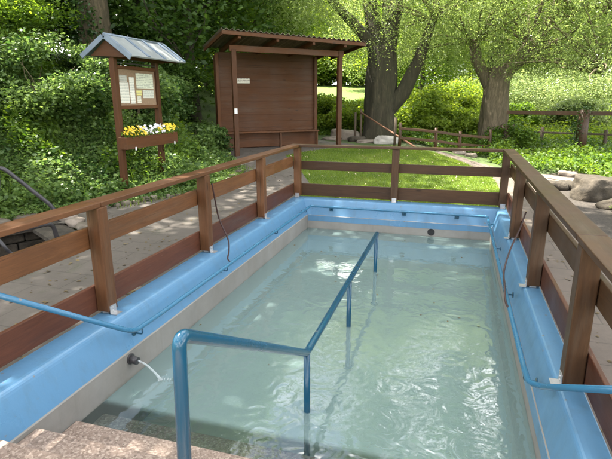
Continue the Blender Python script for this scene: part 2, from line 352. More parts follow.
def ground(x, y):
    x = np.asarray(x, float); y = np.asarray(y, float)
    z = -.05 + .38*S(y, 9, 13.5)*(1-.9*S(x, -1.5, 1.2)) + .012*np.maximum(0, y-22) + .033*np.clip(y-27, 0, 60)
    d, s_, _, _ = seg_dist(x, y, TOE); d = np.where(s_ > 0, d, 0)
    fade = 1-.8*S(y, 22, 30)
    z = z + (.05*S(d,0,.15) + .42*np.minimum(d, 5)*S(d, 0, 1.2) + .22*np.clip(d-5, 0, 12))*fade
    z = z + .06*np.sin(x*1.7+1)*np.sin(y*1.3)*S(d, .5, 2)
    return z
def gz(x, y): return float(ground(np.array([x]), np.array([y]))[0])
def inside(x, y, poly):
    r = np.zeros(np.shape(x), bool); n = len(poly)
    for i in range(n):
        x0, y0 = poly[i]; x1, y1 = poly[(i+1) % n]
        c = ((y0 > y) != (y1 > y)) & (x < (x1-x0)*(y-y0)/((y1-y0) if y1 != y0 else 1e-9)+x0); r ^= c
    return r
PX0, PX1, PY1 = -2.77, .86, 8.51
POOL = [(PX0,-3),(PX1,-3),(PX1,PY1),(PX0,PY1)]
PIT = [(-5.95,6.05),(-7.5,3.3),(-4.55,1.9),(-4.5,5.2)]
LAWN = [(PX0,PY1),(-2.75,9.6),(-3.4,10.9),(-4.3,12.4),(-2.9,14.8),(-2.0,15.2),(-.5,14.5),(.25,13.6),(.85,12.2),(.95,9.2),(PX1,PY1)]
PATHL = [(PX0,-3),(PX0,PY1),(-2.75,9.6),(-3.4,10.9),(-4.3,12.4),(-2.9,14.8),(-3.1,15.6),(-5.2,17.2),(-7.6,14.3),(-6.0,12.1),(-4.78,10.6),(-4.7,8.8),(-5.45,7.15),(-5.95,6.05),(-4.5,5.2),(-4.55,1.9),(-4.6,-3)]
PATHR = [(PX1,-3),(PX1,PY1),(.95,9.2),(.85,12.2),(.25,13.6),(-.5,14.5),(-.6,15.3),(.2,14.9),(1.1,13.6),(1.6,12.2),(1.72,9.5),(1.85,6.4),(1.9,-3)]
GRAV = [(1.9,-3),(1.85,6.4),(1.72,9.5),(1.6,12.2),(2.5,13.2),(3.6,11),(3.5,6),(3.4,-3)]
def build_ground():
    c = .14
    def axis(lo, hi, far_lo, far_hi):
        a = list(np.arange(lo, hi+1e-6, c)); st = c
        x = hi
        while x < far_hi: st *= 1.16; x += st; a.append(x)
        st = c; x = lo
        while x > far_lo: st *= 1.16; x -= st; a.insert(0, x)
        return np.array(a)
    xs = axis(-8.4, 3.8, -300, 300); ys = axis(-3.08, 17.2, -300, 400)
    X, Y = np.meshgrid(xs, ys, indexing='ij'); X = X.copy(); Y = Y.copy()
    fine = (X > -8.5) & (X < 3.9) & (Y > -3.2) & (Y < 17.3)
    for poly in (GRAV, PATHR, PATHL, LAWN, PIT, POOL):
        d, _, bx, by = seg_dist(X, Y, poly, True); mm = fine & (d < .62*c); X = np.where(mm, bx, X); Y = np.where(mm, by, Y)
    nx, ny = X.shape; Z = ground(X, Y)
    cx = (X[:-1,:-1]+X[1:,1:]+X[1:,:-1]+X[:-1,1:])/4; cy = (Y[:-1,:-1]+Y[1:,1:]+Y[1:,:-1]+Y[:-1,1:])/4
    reg = np.zeros(cx.shape, int)
    for k, poly in ((4, GRAV), (3, PATHR), (2, PATHL), (1, LAWN), (9, PIT), (9, POOL)): reg[inside(cx, cy, poly)] = k
    for k, (nm, mt) in {0: ('ground', 'soil'), 1: ('lawn', 'lawn'), 2: ('path', 'paving'), 3: ('path', 'paving_r'), 4: ('gravel', 'gravel')}.items():
        ii, jj = np.nonzero(reg == k); mb = MB(); idx = {}; 
        def vid(i, j):
            q = (i, j)
            if q not in idx: idx[q] = len(mb.v); mb.v.append((X[i,j], Y[i,j], Z[i,j]))
            return idx[q]
        for i, j in zip(ii, jj):
            mb.f.append((vid(i,j), vid(i+1,j), vid(i+1,j+1), vid(i,j+1))); mb.smooth.append(True)
        o = mb.build(nm, M[mt], world=False); tag(o, kind='structure')
def terrain_mat():
    m, t, out = newmat('meadow_and_bank_ground'); g = N(t, 'ShaderNodeNewGeometry')
    n = noisetex(t, g.outputs['Position'], .5, 6, .6); n2 = noisetex(t, g.outputs['Position'], 12, 4, .7)
    c1 = ramp(t, n.outputs[0], [(.35, (.04,.055,.018)), (.6, (.075,.115,.025))]).outputs[0]
    c2 = ramp(t, n2.outputs[0], [(.3, (.07,.12,.015)), (.7, (.13,.19,.03))]).outputs[0]
    sp = N(t, 'ShaderNodeSeparateXYZ'); t.links.new(g.outputs['Position'], sp.inputs[0])
    mr = N(t, 'ShaderNodeMapRange'); mr.inputs[1].default_value = 20; mr.inputs[2].default_value = 26; t.links.new(sp.outputs[1], mr.inputs[0])
    c = mixc(t, mr.outputs[0], c1, c2)
    principled(t, out, c, .95, bump(t, n2.outputs[0], .8, .04)); return m
M['soil'] = terrain_mat()
build_ground()

# ------------------------------------------------------------ pool basin
WZ = -.50; FZ = -.97
pool = thing('pool_basin', (-.95, 4, 0), 'sunken blue painted walking pool with grey lower walls, filled with milky water', 'pool')
RS = .66
def sweep_profile(prof, y0=-3.0):
    """prof: (inward offset, z) swept along left, far and right sides"""
    mb = MB(); rings = []
    for (o_, z) in prof:
        q_ = o_*RS; rings.append([(PX0+o_, y0, z), (PX0+o_, PY1-o_, z), (PX1-q_, PY1-o_, z), (PX1-q_, y0, z)])
    n = len(prof); vs = [p for r_ in rings for p in r_]; fs = []
    for i in range(n-1):
        for k in range(3): fs.append((i*4+k, i*4+k+1, (i+1)*4+k+1, (i+1)*4+k))
    mb.add(vs, fs); return mb
o = sweep_profile([(0,-.12),(0,-.014),(.004,-.004),(.014,0),(.15,.003),(.195,.002),(.213,-.002),(.226,-.010),(.235,-.022),(.243,-.040),(.290,-.17),(.328,-.27)]).build('coping', M['blue'], pool)
sweep_profile([(.326,-.262),(.338,-.268),(.338,FZ)]).build('lower_wall', M['wall'], pool)
IX0, IX1, IY1 = PX0+.338, PX1-.338*RS, PY1-.338
MB().add([(IX0,-3,FZ),(IX1,-3,FZ),(IX1,IY1,FZ),(IX0,IY1,FZ)], [(0,1,2,3)]).build('pool_floor', M['floor'], pool)
ins = .004
for yf, zt in ((2.69,-.585),(2.42,-.46),(2.10,-.29),(1.78,-.12),(1.46,.01)):
    y_back = {2.69:2.42, 2.42:2.10, 2.10:1.78, 1.78:1.46, 1.46:-3}[yf]
    MB().box((IX0+ins, y_back, FZ-.01), (IX1-ins, yf-.001, zt)).build('step' if yf > 1.5 else 'landing', M['pebble'], pool, bevel=.012)
MB().box((IX0+.001,IY1-.003,-.365),(IX1-.001,IY1+.004,-.268)).build('paint_band', M['blue'], pool)
MB().box((IX1-.003,-3,-.385),(IX1+.004,IY1-.004,-.268)).build('paint_band', M['blue'], pool)
# round outlet in the far wall, with its lower twin, and the inflow pipe in the left wall
MB().tube([(-.29,IY1-.006,-.425),(-.29,IY1+.03,-.425)], .06, 24).build('drain_opening', M['black'], pool)  # solid black disc: the dark inside the hole is put into its colour
pipe = MB().tube([(IX0-.02,3.06,-.33),(IX0+.07,3.06,-.34)], .032, 16).tube([(IX0+.0,3.06,-.33),(IX0+.012,3.06,-.33)], .045, 16).build('inflow_pipe', M['darktube'], pool)

def watermat():
    m, t, out = newmat('milky_green_pool_water'); g = N(t, 'ShaderNodeNewGeometry'); P = g.outputs['Position']
    n1 = noisetex(t, P, 5.0, 1.6, .45, 1.2); n2 = noisetex(t, P, 17, 2, .5, .3); n0 = noisetex(t, P, 1.4, 2, .5)
    # the inflow stirs the near half: ripples fade towards the far wall
    sp = N(t, 'ShaderNodeSeparateXYZ'); t.links.new(P, sp.inputs[0])
    mr = N(t, 'ShaderNodeMapRange'); mr.inputs[1].default_value = 8; mr.inputs[2].default_value = 3.5; mr.inputs[3].default_value = .25; mr.inputs[4].default_value = 1.0; t.links.new(sp.outputs[1], mr.inputs[0])
    nb = bump(t, n0.outputs[0], .35, .012)
    b1 = N(t, 'ShaderNodeBump'); b1.inputs['Distance'].default_value = .0058; t.links.new(n1.outputs[0], b1.inputs['Height']); t.links.new(nb, b1.inputs['Normal']); t.links.new(mr.outputs[0], b1.inputs['Strength'])
    b2 = bump(t, n2.outputs[0], .35, .0016, b1.outputs[0])
    tr = N(t, 'ShaderNodeBsdfTransparent'); tr.inputs[0].default_value = (.78,.88,.84,1)
    df = N(t, 'ShaderNodeBsdfDiffuse'); df.inputs[0].default_value = (.235,.335,.32,1)
    m1 = N(t, 'ShaderNodeMixShader'); sh_ = N(t, 'ShaderNodeMapRange'); sh_.inputs[1].default_value = 2.68; sh_.inputs[2].default_value = 2.74; sh_.inputs[3].default_value = .10; sh_.inputs[4].default_value = .56; t.links.new(sp.outputs[1], sh_.inputs[0]); t.links.new(sh_.outputs[0], m1.inputs[0]); t.links.new(tr.outputs[0], m1.inputs[1]); t.links.new(df.outputs[0], m1.inputs[2])
    gl = N(t, 'ShaderNodeBsdfGlossy'); gl.inputs['Roughness'].default_value = 0.0; t.links.new(b2, gl.inputs['Normal'])
    fr = N(t, 'ShaderNodeFresnel'); fr.inputs[0].default_value = 2.05; t.links.new(b2, fr.inputs['Normal'])
    m2 = N(t, 'ShaderNodeMixShader'); t.links.new(fr.outputs[0], m2.inputs[0]); t.links.new(m1.outputs[0], m2.inputs[1]); t.links.new(gl.outputs[0], m2.inputs[2])
    t.links.new(m2.outputs[0], out.inputs[0]); return m
M['water'] = watermat()
o = MB().add([(IX0+.001,2.05,WZ),(IX1-.001,2.05,WZ),(IX1-.001,IY1-.001,WZ),(IX0+.001,IY1-.001,WZ)], [(0,1,2,3)]).build('water', M['water'], world=False); tag(o, kind='structure')
def jetmat():
    m, t, out = newmat('falling_water'); b = N(t, 'ShaderNodeBsdfPrincipled'); b.inputs['Base Color'].default_value = (.9,.95,.95,1); b.inputs['Roughness'].default_value = .08
    b.inputs['Transmission Weight'].default_value = .75; b.inputs['IOR'].default_value = 1.2; v = coords(t, (30,30,12)); n = noisetex(t, v, 2, 4, .6)
    t.links.new(bump(t, n.outputs[0], 1, .01), b.inputs['Normal']); t.links.new(b.outputs[0], out.inputs[0]); return m
M['jet'] = jetmat()
jp = [(IX0+.06+.2*k/7, 3.06+.004*k, -.335-.165*(k/7)**1.7) for k in range(8)]
mb = MB().tube(jp, [.008,.0075,.007,.0075,.008,.009,.011,.014], 8)
for k in range(14):
    a = random.uniform(0, 6.28); rr = random.uniform(.01, .07); c0 = Vector((IX0+.27+rr*math.cos(a), 3.09+rr*math.sin(a), WZ+.004+random.uniform(0,.02)))
    mb.tube([c0, c0+Vector((0,0,.006))], .004, 6)
o = mb.build('water_jet', M['jet'])
tag(o, 'thin clear water jet falling from the inflow pipe into the pool', 'water jet')

# ------------------------------------------------------------ handrails
def bracket(rail, p, q, mat):
    p, q = Vector(p), Vector(q); mb = MB(); d = (q-p)
    mb.tube(rounded([p, p+Vector((0,0,-.045)), Vector((q.x, q.y, p.z-.045))], .02, 4), .007, 8)
    n_ = Vector((d.x, d.y, 0)).normalized(); c = Vector((q.x, q.y, p.z-.045)); mb.tube([c-n_*.008, c+n_*.001], .028, 12); return mb.build('bracket', mat, rail)
hx0, hx1, hy = IX0+.075, IX1-.075, IY1-.075
wr = thing('wall_handrail', (-.95, 8.1, -.09), 'mid blue tubular handrail running round the inside of the pool walls on brackets', 'handrail')
path = [(-2.66-.12,2.19-.22,.54+.17),(-2.345,2.95,-.01),(hx0+.01,3.05,-.06),(hx0,3.4,-.075),(hx0,hy,-.085),(hx1,hy,-.085),(hx1,3.35,-.075),(hx1,3.12,-.05),(.62,3.02,-.01),(.85,2.12,.56)]
MB().tube(rounded(path, .05, 5), .0195, 14).build('rail', M['rail_light'], wr)
for y_ in (3.15, 4.75, 6.4, 7.85): bracket(wr, (hx0,y_,-.095), (IX0-.01,y_,-.095), M['rail_blue'])
for y_ in (3.3, 4.9, 6.5, 7.8): bracket(wr, (hx1,y_,-.095), (IX1+.01,y_,-.095), M['rail_blue'])
for x_ in (-2.0, -.75, .1):
    bracket(wr, (x_,hy,-.1), (x_,IY1+.01,-.1), M['rail_blue']); 
    MB().box((x_-.035,IY1+.004,-.17),(x_+.035,IY1-.008,-.10)).build('bracket_plate', M['rail_blue'], wr, bevel=.004)
cx = -.91
cr = thing('stair_handrail', (cx, 3.1, FZ), 'dark blue glossy tubular handrail rising from the middle of the pool over the steps', 'handrail')
MB().tube(rounded([(cx,6.25,.010),(cx,3.02,-.018),(cx,1.42,.905),(cx,1.37,-.1)], .06, 8)[0:], .027, 18).build('rail', M['rail_blue'], cr)
for y_ in (3.03, 4.5, 6.2):
    MB().tube([(cx,y_,-.005),(cx,y_,FZ)], .024, 16).tube([(cx,y_,FZ+.001),(cx,y_,FZ+.012)], .05, 16).build('post', M['rail_blue'], cr)
MB().tube([(cx,1.37,-.12),(cx,1.37,-.108)], .05, 16).build('foot_plate', M['rail_blue'], cr)

# ------------------------------------------------------------ wooden fence round the pool
fence = thing('pool_fence', (-.95, 8.44, 0), 'brown stained timber fence on three sides of the pool', 'fence')
lx, rx, by_ = -2.70, .79, 8.44
def post(x, y, inx, iny, zt=.905):
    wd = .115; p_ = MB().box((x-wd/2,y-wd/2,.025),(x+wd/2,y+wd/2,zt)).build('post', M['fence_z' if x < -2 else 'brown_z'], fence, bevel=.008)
    b = MB()
    ex, ey = x+inx*(wd/2+.004), y+iny*(wd/2+.004)
    if inx: b.box((x+inx*wd/2-.0,y-.045,.004),(x+inx*(wd/2+.006),y+.03,.075)).box((x+inx*wd/2,y-.045,.004),(x+inx*(wd/2+.06),y+.03,.010))
    else: b.box((x-.03,y-wd/2-.006,.004),(x+.045,y-wd/2,.075)).box((x-.03,y-wd/2-.05,.004),(x+.045,y-wd/2,.010))
    for dz in (.03, .055):
        if inx: b.tube([(x+inx*(wd/2+.005),y-.01,dz),(x+inx*(wd/2+.011),y-.01,dz)], .007, 8)
        else: b.tube([(x+.01,y-wd/2-.005,dz),(x+.01,y-wd/2-.011,dz)], .007, 8)
    b.box((x-.03,y-.03,.003),(x+.03,y+.03,.026))
    q = b.build('post_bracket', M['steel'], p_)
    return p_
for y_ in (1.43, 3.18, 4.94, 6.68): post(lx, y_, 1, 0)
for y_ in (1.38, 3.08, 4.80, 6.52): post(rx, y_, -1, 0)
for x_ in (lx, -.955, rx): post(x_, by_, 0, -1)
def board(a, b, mat, nm): MB().box(a, b).build(nm, mat, fence, bevel=.006)
# left, right, back: lower board, middle board, top rail (butted at posts)
for (y0, y1) in ((-3, 1.425), (1.431, 4.935), (4.941, 8.38)):
    board((lx-.063,y0,.02),(lx-.098,y1,.245), M['red_y'], 'lower_board')
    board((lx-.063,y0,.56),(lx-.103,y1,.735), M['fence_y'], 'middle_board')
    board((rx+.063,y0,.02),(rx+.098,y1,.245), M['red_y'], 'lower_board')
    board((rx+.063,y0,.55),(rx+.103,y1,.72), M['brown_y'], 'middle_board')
for (y0, y1) in ((-3, 3.17), (3.176, 8.36)):
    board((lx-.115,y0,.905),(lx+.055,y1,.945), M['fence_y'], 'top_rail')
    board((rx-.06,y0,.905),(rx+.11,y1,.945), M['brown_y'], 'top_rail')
for (x0, x1) in ((lx-.11,-.958),(-.952,rx+.105)):
    board((x0,by_+.063,.02),(x1,by_+.098,.235), M['brown_x'], 'lower_board')
    board((x0,by_+.063,.49),(x1,by_+.1,.645), M['brown_x'], 'middle_board')
board((lx-.115,by_-.078,.905),(rx+.11,by_+.09,.945), M['brown_x'], 'top_rail')

# hoses hanging from the fence down to the wall rail
def hose(pts, label):
    c = bpy.data.curves.new('h', 'CURVE'); mb = MB(); P = [Vector(p) for p in pts]; out = []
    for i in range(len(P)-1):
        p0, p1, p2, p3 = P[max(i-1,0)], P[i], P[i+1], P[min(i+2,len(P)-1)]
        for k in range(8):
            t_ = k/8; out.append(.5*((2*p1)+(p2-p0)*t_+(2*p0-5*p1+4*p2-p3)*t_*t_+(3*p1-p0-3*p2+p3)*t_**3))
    out.append(P[-1]); mb.tube(out, .009, 8); tag(mb.build('hose', M['rubber']), label, 'hose', None)
hose([(lx+.075,5.0,.80),(lx+.085,5.03,.62),(-2.60,5.08,.38),(-2.48,5.05,.14),(-2.44,4.98,.02),(-2.42,4.90,-.05),(hx0,4.86,-.075)], 'dark red hose looping from a left fence post down to the pool handrail')
hose([(rx-.02,5.6,.55),(.72,5.5,.40),(.62,5.3,.20),(.55,5.0,.07),(.535,4.7,.02),(.53,4.45,-.04),(hx1,4.38,-.08)], 'dark hose looping from the right fence board down over the blue edge')

# ------------------------------------------------------------ sunken foot basin on the left: stone lining, tubular rails
pit = thing('foot_basin', (-5.9, 4.1, -.7), 'dark sunken basin lined with rough stone beside the left path', 'basin')
zb = -.72
for i in range(4):
    a = Vector((*PIT[i], 0)); b = Vector((*PIT[(i+1) % 4], 0)); d = (b-a).normalized(); nrm = Vector((-d.y, d.x, 0))
    mb = MB(); n_ = int((b-a).length/.33)
    for r_ in range(3):
        k = 0; s_ = random.uniform(-.2, 0)
        L_ = (b-a).length
        while s_ < L_:
            w_ = random.uniform(.25,.45); s0, s1 = max(0,s_)+.008, min(L_, s_+w_)-.008
            if s1-s0 > .05:
                z0 = zb+r_*.215+.006; z1 = z0+.2; q = random.uniform(.0,.03)
                p0 = a+d*s0; p1 = a+d*s1; mb.add([p0+nrm*(-q)+Vector((0,0,z0)), p1+nrm*(-q)+Vector((0,0,z0)), p1+nrm*.3+Vector((0,0,z0)), p0+nrm*.3+Vector((0,0,z0)),
                      p0+nrm*(-q)+Vector((0,0,z1)), p1+nrm*(-q)+Vector((0,0,z1)), p1+nrm*.3+Vector((0,0,z1)), p0+nrm*.3+Vector((0,0,z1))],
                      [(0,3,2,1),(4,5,6,7),(0,1,5,4),(1,2,6,5),(2,3,7,6),(3,0,4,7)])
            s_ += w_
    mb.build('stone_lining', M['darkstone'], pit, bevel=.02)
for i in range(4):
    a = Vector((*PIT[i], 0)); b = Vector((*PIT[(i+1) % 4], 0)); d = (b-a).normalized(); nrm = Vector((-d.y, d.x, 0)); p_ = a-nrm*-.42-d*.3; q_ = b-nrm*-.42+d*.3
    MB().beam((a+nrm*.22-d*.4)+Vector((0,0,-.095-.004*i)), (b+nrm*.22+d*.4)+Vector((0,0,-.095-.004*i)), .42, .06).build('stone_lining', M['darkstone'], pit)
MB().prism([(p[0], p[1]) for p in PIT][::-1], zb-.05, zb).build('basin_floor', M['gravel'], pit)
def rock_mesh(name, mat, loc, size, seed, parent=None, flat=1.0, rz=0, sub=3, rough=.35):
    bm = bmesh.new(); bmesh.ops.create_icosphere(bm, subdivisions=sub, radius=1)
    for v in bm.verts:
        p = v.co.copy(); n1 = noise.noise(p*1.1+Vector((seed*3.1,0,0))); n2 = noise.noise(p*2.7+Vector((0,seed*1.7,0))); n3 = noise.noise(p*6+Vector((0,0,seed)))
        f = 1+rough*n1*1.3+rough*.5*n2+rough*.18*n3; q = p*f
        q.x = math.copysign(abs(q.x)**.85, q.x); q.y = math.copysign(abs(q.y)**.85, q.y); q.z = math.copysign(min(abs(q.z), .75+.1*n2), q.z)
        v.co = Vector((q.x*size[0]/2, q.y*size[1]/2, q.z*size[2]/1.6))
    m = bpy.data.meshes.new(name); bm.to_mesh(m); bm.free(); m.materials.append(mat); m.polygons.foreach_set('use_smooth', [True]*len(m.polygons))
    o = bpy.data.objects.new(name, m); col.objects.link(o); o.location = loc; o.rotation_euler = (random.uniform(-.06,.06), random.uniform(-.06,.06), rz)
    if parent is not None: o.parent = parent
    return o
# rim stones of the basin (individual)
rim = [((-5.72,5.98),.34,'topmost pale rim stone at the corner of the sunken basin'),((-5.38,5.78),.36,'second rim stone from the corner of the sunken basin'),((-5.03,5.58),.33,'third rim stone along the sunken basin edge'),((-4.71,5.38),.3,'rim stone of the basin nearest the paved path')]
for i, ((x, y), s_, lab) in enumerate(rim):
    o = rock_mesh('rim_stone', M['pale' if i < 2 else 'wallstone'], (x+.03, y+.06, gz(x,y)+.01), (s_, .27, .12), 20+i, rz=R(-30)); tag(o, lab, 'stone', 'rim stones of the sunken basin')
back_rim = [(-6.13,5.75),(-6.33,5.38),(-6.54,5.0)]
for i, (x, y) in enumerate(back_rim):
    o = rock_mesh('rim_stone', M['wallstone'], (x-.05, y+.03, gz(x-.1,y)+.02), (.34,.26,.12), 30+i, rz=R(60)); tag(o, ['brown rim stone just left of the basin corner','brown rim stone in the middle of the far basin edge','brown rim stone on the far basin edge by the curved tube'][i], 'stone', 'rim stones of the sunken basin')
# tubular rails
t1 = thing('basin_handrail', (-5.9, 5.6, 0), 'dark grey curved tube handrail sloping down behind the sunken basin', 'handrail')
MB().tube(rounded([(-6.55,5.05,-.45),(-6.35,5.25,.15),(-6.55,5.35,.78),(-6.25,5.52,.80),(-5.78,5.9,.14),(-5.72,5.94,-.3)], .12, 6), .031, 12).build('rail', M['darktube'], t1)
MB().tube(rounded([(-6.30,5.5,.72),(-6.17,5.35,.5),(-6.22,5.2,.0),(-6.1,5.1,-.6)], .12, 6), .024, 12).build('support', M['darktube'], t1)
def netmat():
    m, t, out = newmat('dark_woven_mesh'); v = coords(t, (1,1,1)); w1 = N(t, 'ShaderNodeTexWave'); w1.inputs['Scale'].default_value = 22; w1.bands_direction = 'Z'; t.links.new(v, w1.inputs[0])
    w2 = N(t, 'ShaderNodeTexWave'); w2.inputs['Scale'].default_value = 22; w2.bands_direction = 'X'; t.links.new(v, w2.inputs[0])
    mx = N(t, 'ShaderNodeMath', operation='MAXIMUM'); t.links.new(w1.outputs['Fac'], mx.inputs[0]); t.links.new(w2.outputs['Fac'], mx.inputs[1])
    c = ramp(t, mx.outputs[0], [(.5,(.05,.04,.035)),(.9,(.14,.11,.09))]).outputs[0]; principled(t, out, c, .7, bump(t, mx.outputs[0], .8, .004)); return m
M['net'] = netmat()
MB().beam((-6.52,5.22,.36),(-6.36,5.32,.36), .02, .66).build('woven_panel', M['net'], t1)
t2 = thing('basin_handrail', (-4.6, 4.3, 0), 'lower dark tube handrail bent over the near side of the sunken basin', 'handrail')
MB().tube(rounded([(-4.85,2.9,.33),(-4.56,4.60,.30),(-4.60,4.78,-.45)], .09, 6), .027, 12).build('rail', M['darktube'], t2)
MB().tube(rounded([(-5.45,4.6,.02),(-5.4,4.72,-.22),(-4.9,4.85,-.24),(-4.62,4.70,-.24)], .07, 6), .022, 12).build('lower_rail', M['darktube'], t2)

# ------------------------------------------------------------ low stone edging wall between path and bank
edge_pts = [(-5.72,6.65),(-5.45,7.15),(-4.72,8.8),(-4.80,10.55),(-5.0,10.95)]
wall = thing('stone_edging', (-5.1, 8.5, 0), 'low rough stone edging wall between the paved path and the green bank', 'edging wall')
mbs = []
for i in range(len(edge_pts)-1):
    a = Vector((*edge_pts[i],0)); b = Vector((*edge_pts[i+1],0)); d = (b-a).normalized(); L_ = (b-a).length; s_ = 0
    while s_ < L_-.1:
        w_ = random.uniform(.10,.24); c = a+d*(s_+w_/2); h_ = random.uniform(.05,.11)
        rock_mesh('edging_stone', M['wallstone' if random.random() < .8 else 'pale'], Vector((c.x+random.uniform(-.04,.03), c.y, gz(c.x+.1, c.y)+h_*.25))-Vector(wall.location), (w_*1.02,random.uniform(.12,.2),h_), random.random()*50, parent=wall, rz=math.atan2(d.y, d.x), sub=2, rough=.3)
        s_ += w_

# ------------------------------------------------------------ shelter
P1 = Vector((-5.60, 12.19, .33)); ua = R(40)
hut = thing('wooden_shelter', P1, 'open fronted dark brown timber shelter with corrugated roof and a bench', 'shelter', rz=ua)
def hp(mb, nm, mat, bevel=.006, parent=None): return mb.build(nm, mat, parent or hut, bevel=bevel, world=False)
W_ = 3.044
hp(MB().box((-.06,-.06,-.25),(.06,.06,2.62)), 'post', M['hut_z'])
hp(MB().box((W_-.06,-.06,-.25),(W_+.06,.06,2.66)), 'post', M['hut_z'])
hp(MB().beam((-.1,.0,2.645),(W_+.10,.0,2.60), .09, .15), 'front_beam', M['hut_x'])
wl, wrr, wy = -.10, 2.83, 1.30
mb = MB()
for i in range(14): mb.box((wl, wy, i*.19+.0012), (wrr, wy+.03, i*.19+.1894))
hp(mb, 'wall', M['hut_x'], .0015)
sidew = MB()
for i in range(2): sidew.box((wl-.032, wy+.03+i*.19, -.1), (wl-.002, wy+.03+i*.19+.186, 2.6))
hp(sidew, 'side_wall', M['hut_z'])
sidew = MB()
for i in range(2): sidew.box((wrr+.002, wy+.03+i*.19, -.1), (wrr+.032, wy+.03+i*.19+.186, 2.6))
hp(sidew, 'side_wall', M['hut_z'])
sidew = MB().box((wl,wy+.42,-.1),(wrr,wy+.45,2.55)); hp(sidew, 'rear_wall', M['hut_x'])
for x_ in (wl-.04, wrr+.04): hp(MB().box((x_-.045,wy-.07,-.2),(x_+.045,wy-.004,2.62)), 'corner_post', M['hut_z'])
bench = hp(MB().box((wl,wy-.42,.44),(wrr,wy-.005,.485)), 'bench', M['hut_x'])
hp(MB().box((wl+.02,wy-.09,.02),(wrr-.02,wy-.05,.43)), 'bench_front', M['hut_x'])
for x_ in (wl+.06, wl+1.7, wrr-.06): MB().box((x_-.025,wy-.40,-.05),(x_+.025,wy-.30,.438)).build('bench_leg', M['hut_z'], hut, bevel=.006, world=False)
# rafters
for x_ in (.05, 1.05, 2.05, 2.98): hp(MB().beam((x_,-.45,2.895-.035*x_),(x_,1.6,2.69-.035*x_), .07, .12), 'rafter', M['hut_y'])
# corrugated roof
mb = MB(); n_ = 150; x0, x1, y0, y1 = -.42, W_+.55, -.52, 1.70
vs = []; 
for k in range(n_+1):
    x_ = x0+(x1-x0)*k/n_; c_ = .022*math.cos(2*math.pi*x_/.145)
    for (yy, zz) in ((y0, 3.02), (y1, 2.80)):
        vs += [(x_, yy, zz+c_-.035*x_), (x_, yy, zz+c_-.006-.035*x_)]
fs = []
for k in range(n_):
    a = k*4; b = a+4; fs += [(a,b,b+2,a+2),(a+1,a+3,b+3,b+1),(a,a+1,b+1,b),(a+2,b+2,b+3,a+3)]
mb.add(vs, fs, False)
hp(mb, 'roof', noisy('brown_corrugated_sheet', [(.3,(.10,.075,.05)),(.6,(.2,.16,.12)),(.8,(.30,.26,.21))], 3, .6), 0)
hp(MB().beam((x0+.02,y0+.035,2.945-.035*x0),(x1-.02,y0+.035,2.945-.035*x1),.03,.09), 'fascia', M['hut_x'])
hp(MB().beam((x0+.03,y0+.06,2.94),(x0+.03,y1-.05,2.73),.03,.09), 'fascia', M['hut_y'])
hp(MB().beam((x1-.03,y0+.06,2.82),(x1-.03,y1-.05,2.61),.03,.09), 'fascia', M['hut_y'])
def printmat(name, paper, ink, lines, vertical_axis=2, thr=.5, seed=0):
    m, t, out = newmat(name); tc = N(t, 'ShaderNodeTexCoord'); sp = N(t, 'ShaderNodeSeparateXYZ'); t.links.new(tc.outputs['Generated'], sp.inputs[0])
    mm = N(t, 'ShaderNodeMath', operation='MULTIPLY'); t.links.new(sp.outputs[2], mm.inputs[0]); mm.inputs[1].default_value = lines
    fr = N(t, 'ShaderNodeMath', operation='FRACT'); t.links.new(mm.outputs[0], fr.inputs[0])
    gt = N(t, 'ShaderNodeMath', operation='GREATER_THAN'); t.links.new(fr.outputs[0], gt.inputs[0]); gt.inputs[1].default_value = .5
    fl = N(t, 'ShaderNodeMath', operation='FLOOR'); t.links.new(mm.outputs[0], fl.inputs[0])
    cb = N(t, 'ShaderNodeCombineXYZ'); ad = N(t, 'ShaderNodeMath', operation='ADD'); t.links.new(sp.outputs[0], ad.inputs[0]); t.links.new(sp.outputs[1], ad.inputs[1])
    t.links.new(ad.outputs[0], cb.inputs[0]); t.links.new(fl.outputs[0], cb.inputs[1]); cb.inputs[2].default_value = seed
    n = noisetex(t, cb.outputs[0], 26, 1, .5); g2 = N(t, 'ShaderNodeMath', operation='GREATER_THAN'); t.links.new(n.outputs[0], g2.inputs[0]); g2.inputs[1].default_value = .45
    pr = N(t, 'ShaderNodeMath', operation='MULTIPLY'); t.links.new(gt.outputs[0], pr.inputs[0]); t.links.new(g2.outputs[0], pr.inputs[1])
    c = mixc(t, mul(t, pr.outputs[0], thr), paper, ink); principled(t, out, c, .5); return m
M['plaque'] = printmat('plaque_print', (.62,.58,.48), (.12,.10,.08), 3, seed=3, thr=.8)
hp(MB().box((.42,wy-.022,1.83),(.80,wy-.002,1.97)), 'name_plaque', M['plaque'], .003)
hp(MB().box((-.05,-.085,1.02),(.03,-.062,1.16)), 'switch_box', M['white'], .004)

# ------------------------------------------------------------ notice board
nb_ = thing('notice_board', (-5.80, 8.28, .15), 'roofed brown wooden notice board on two posts in front of the green bank', 'notice board')
bx = -5.80; ya, yb = 7.65, 8.92
M['hutred'] = M['hut_z']
for y_ in (ya, yb): MB().box((bx-.05,y_-.05,-.05),(bx+.05,y_+.05,2.42)).build('post', M['hut_z'], nb_, bevel=.006)
for y_ in (ya, yb): MB().box((bx-.055,y_-.03,-.06),(bx+.06,y_+.03,.26)).build('post_shoe', M['steel'], nb_, bevel=.002) if y_ == yb else None
MB().box((bx-.04,ya+.053,1.555),(bx+.035,yb-.053,1.62)).build('frame', M['hut_y'], nb_, bevel=.004)
MB().box((bx-.04,ya+.053,2.25),(bx+.035,yb-.053,2.31)).build('frame', M['hut_y'], nb_, bevel=.004)
MB().box((bx-.02,ya+.053,1.62),(bx+.006,yb-.053,2.25)).build('back_panel', noisy('cork_brown_panel', [(.3,(.19,.125,.075)),(.7,(.27,.18,.11))], 30, .8), nb_)
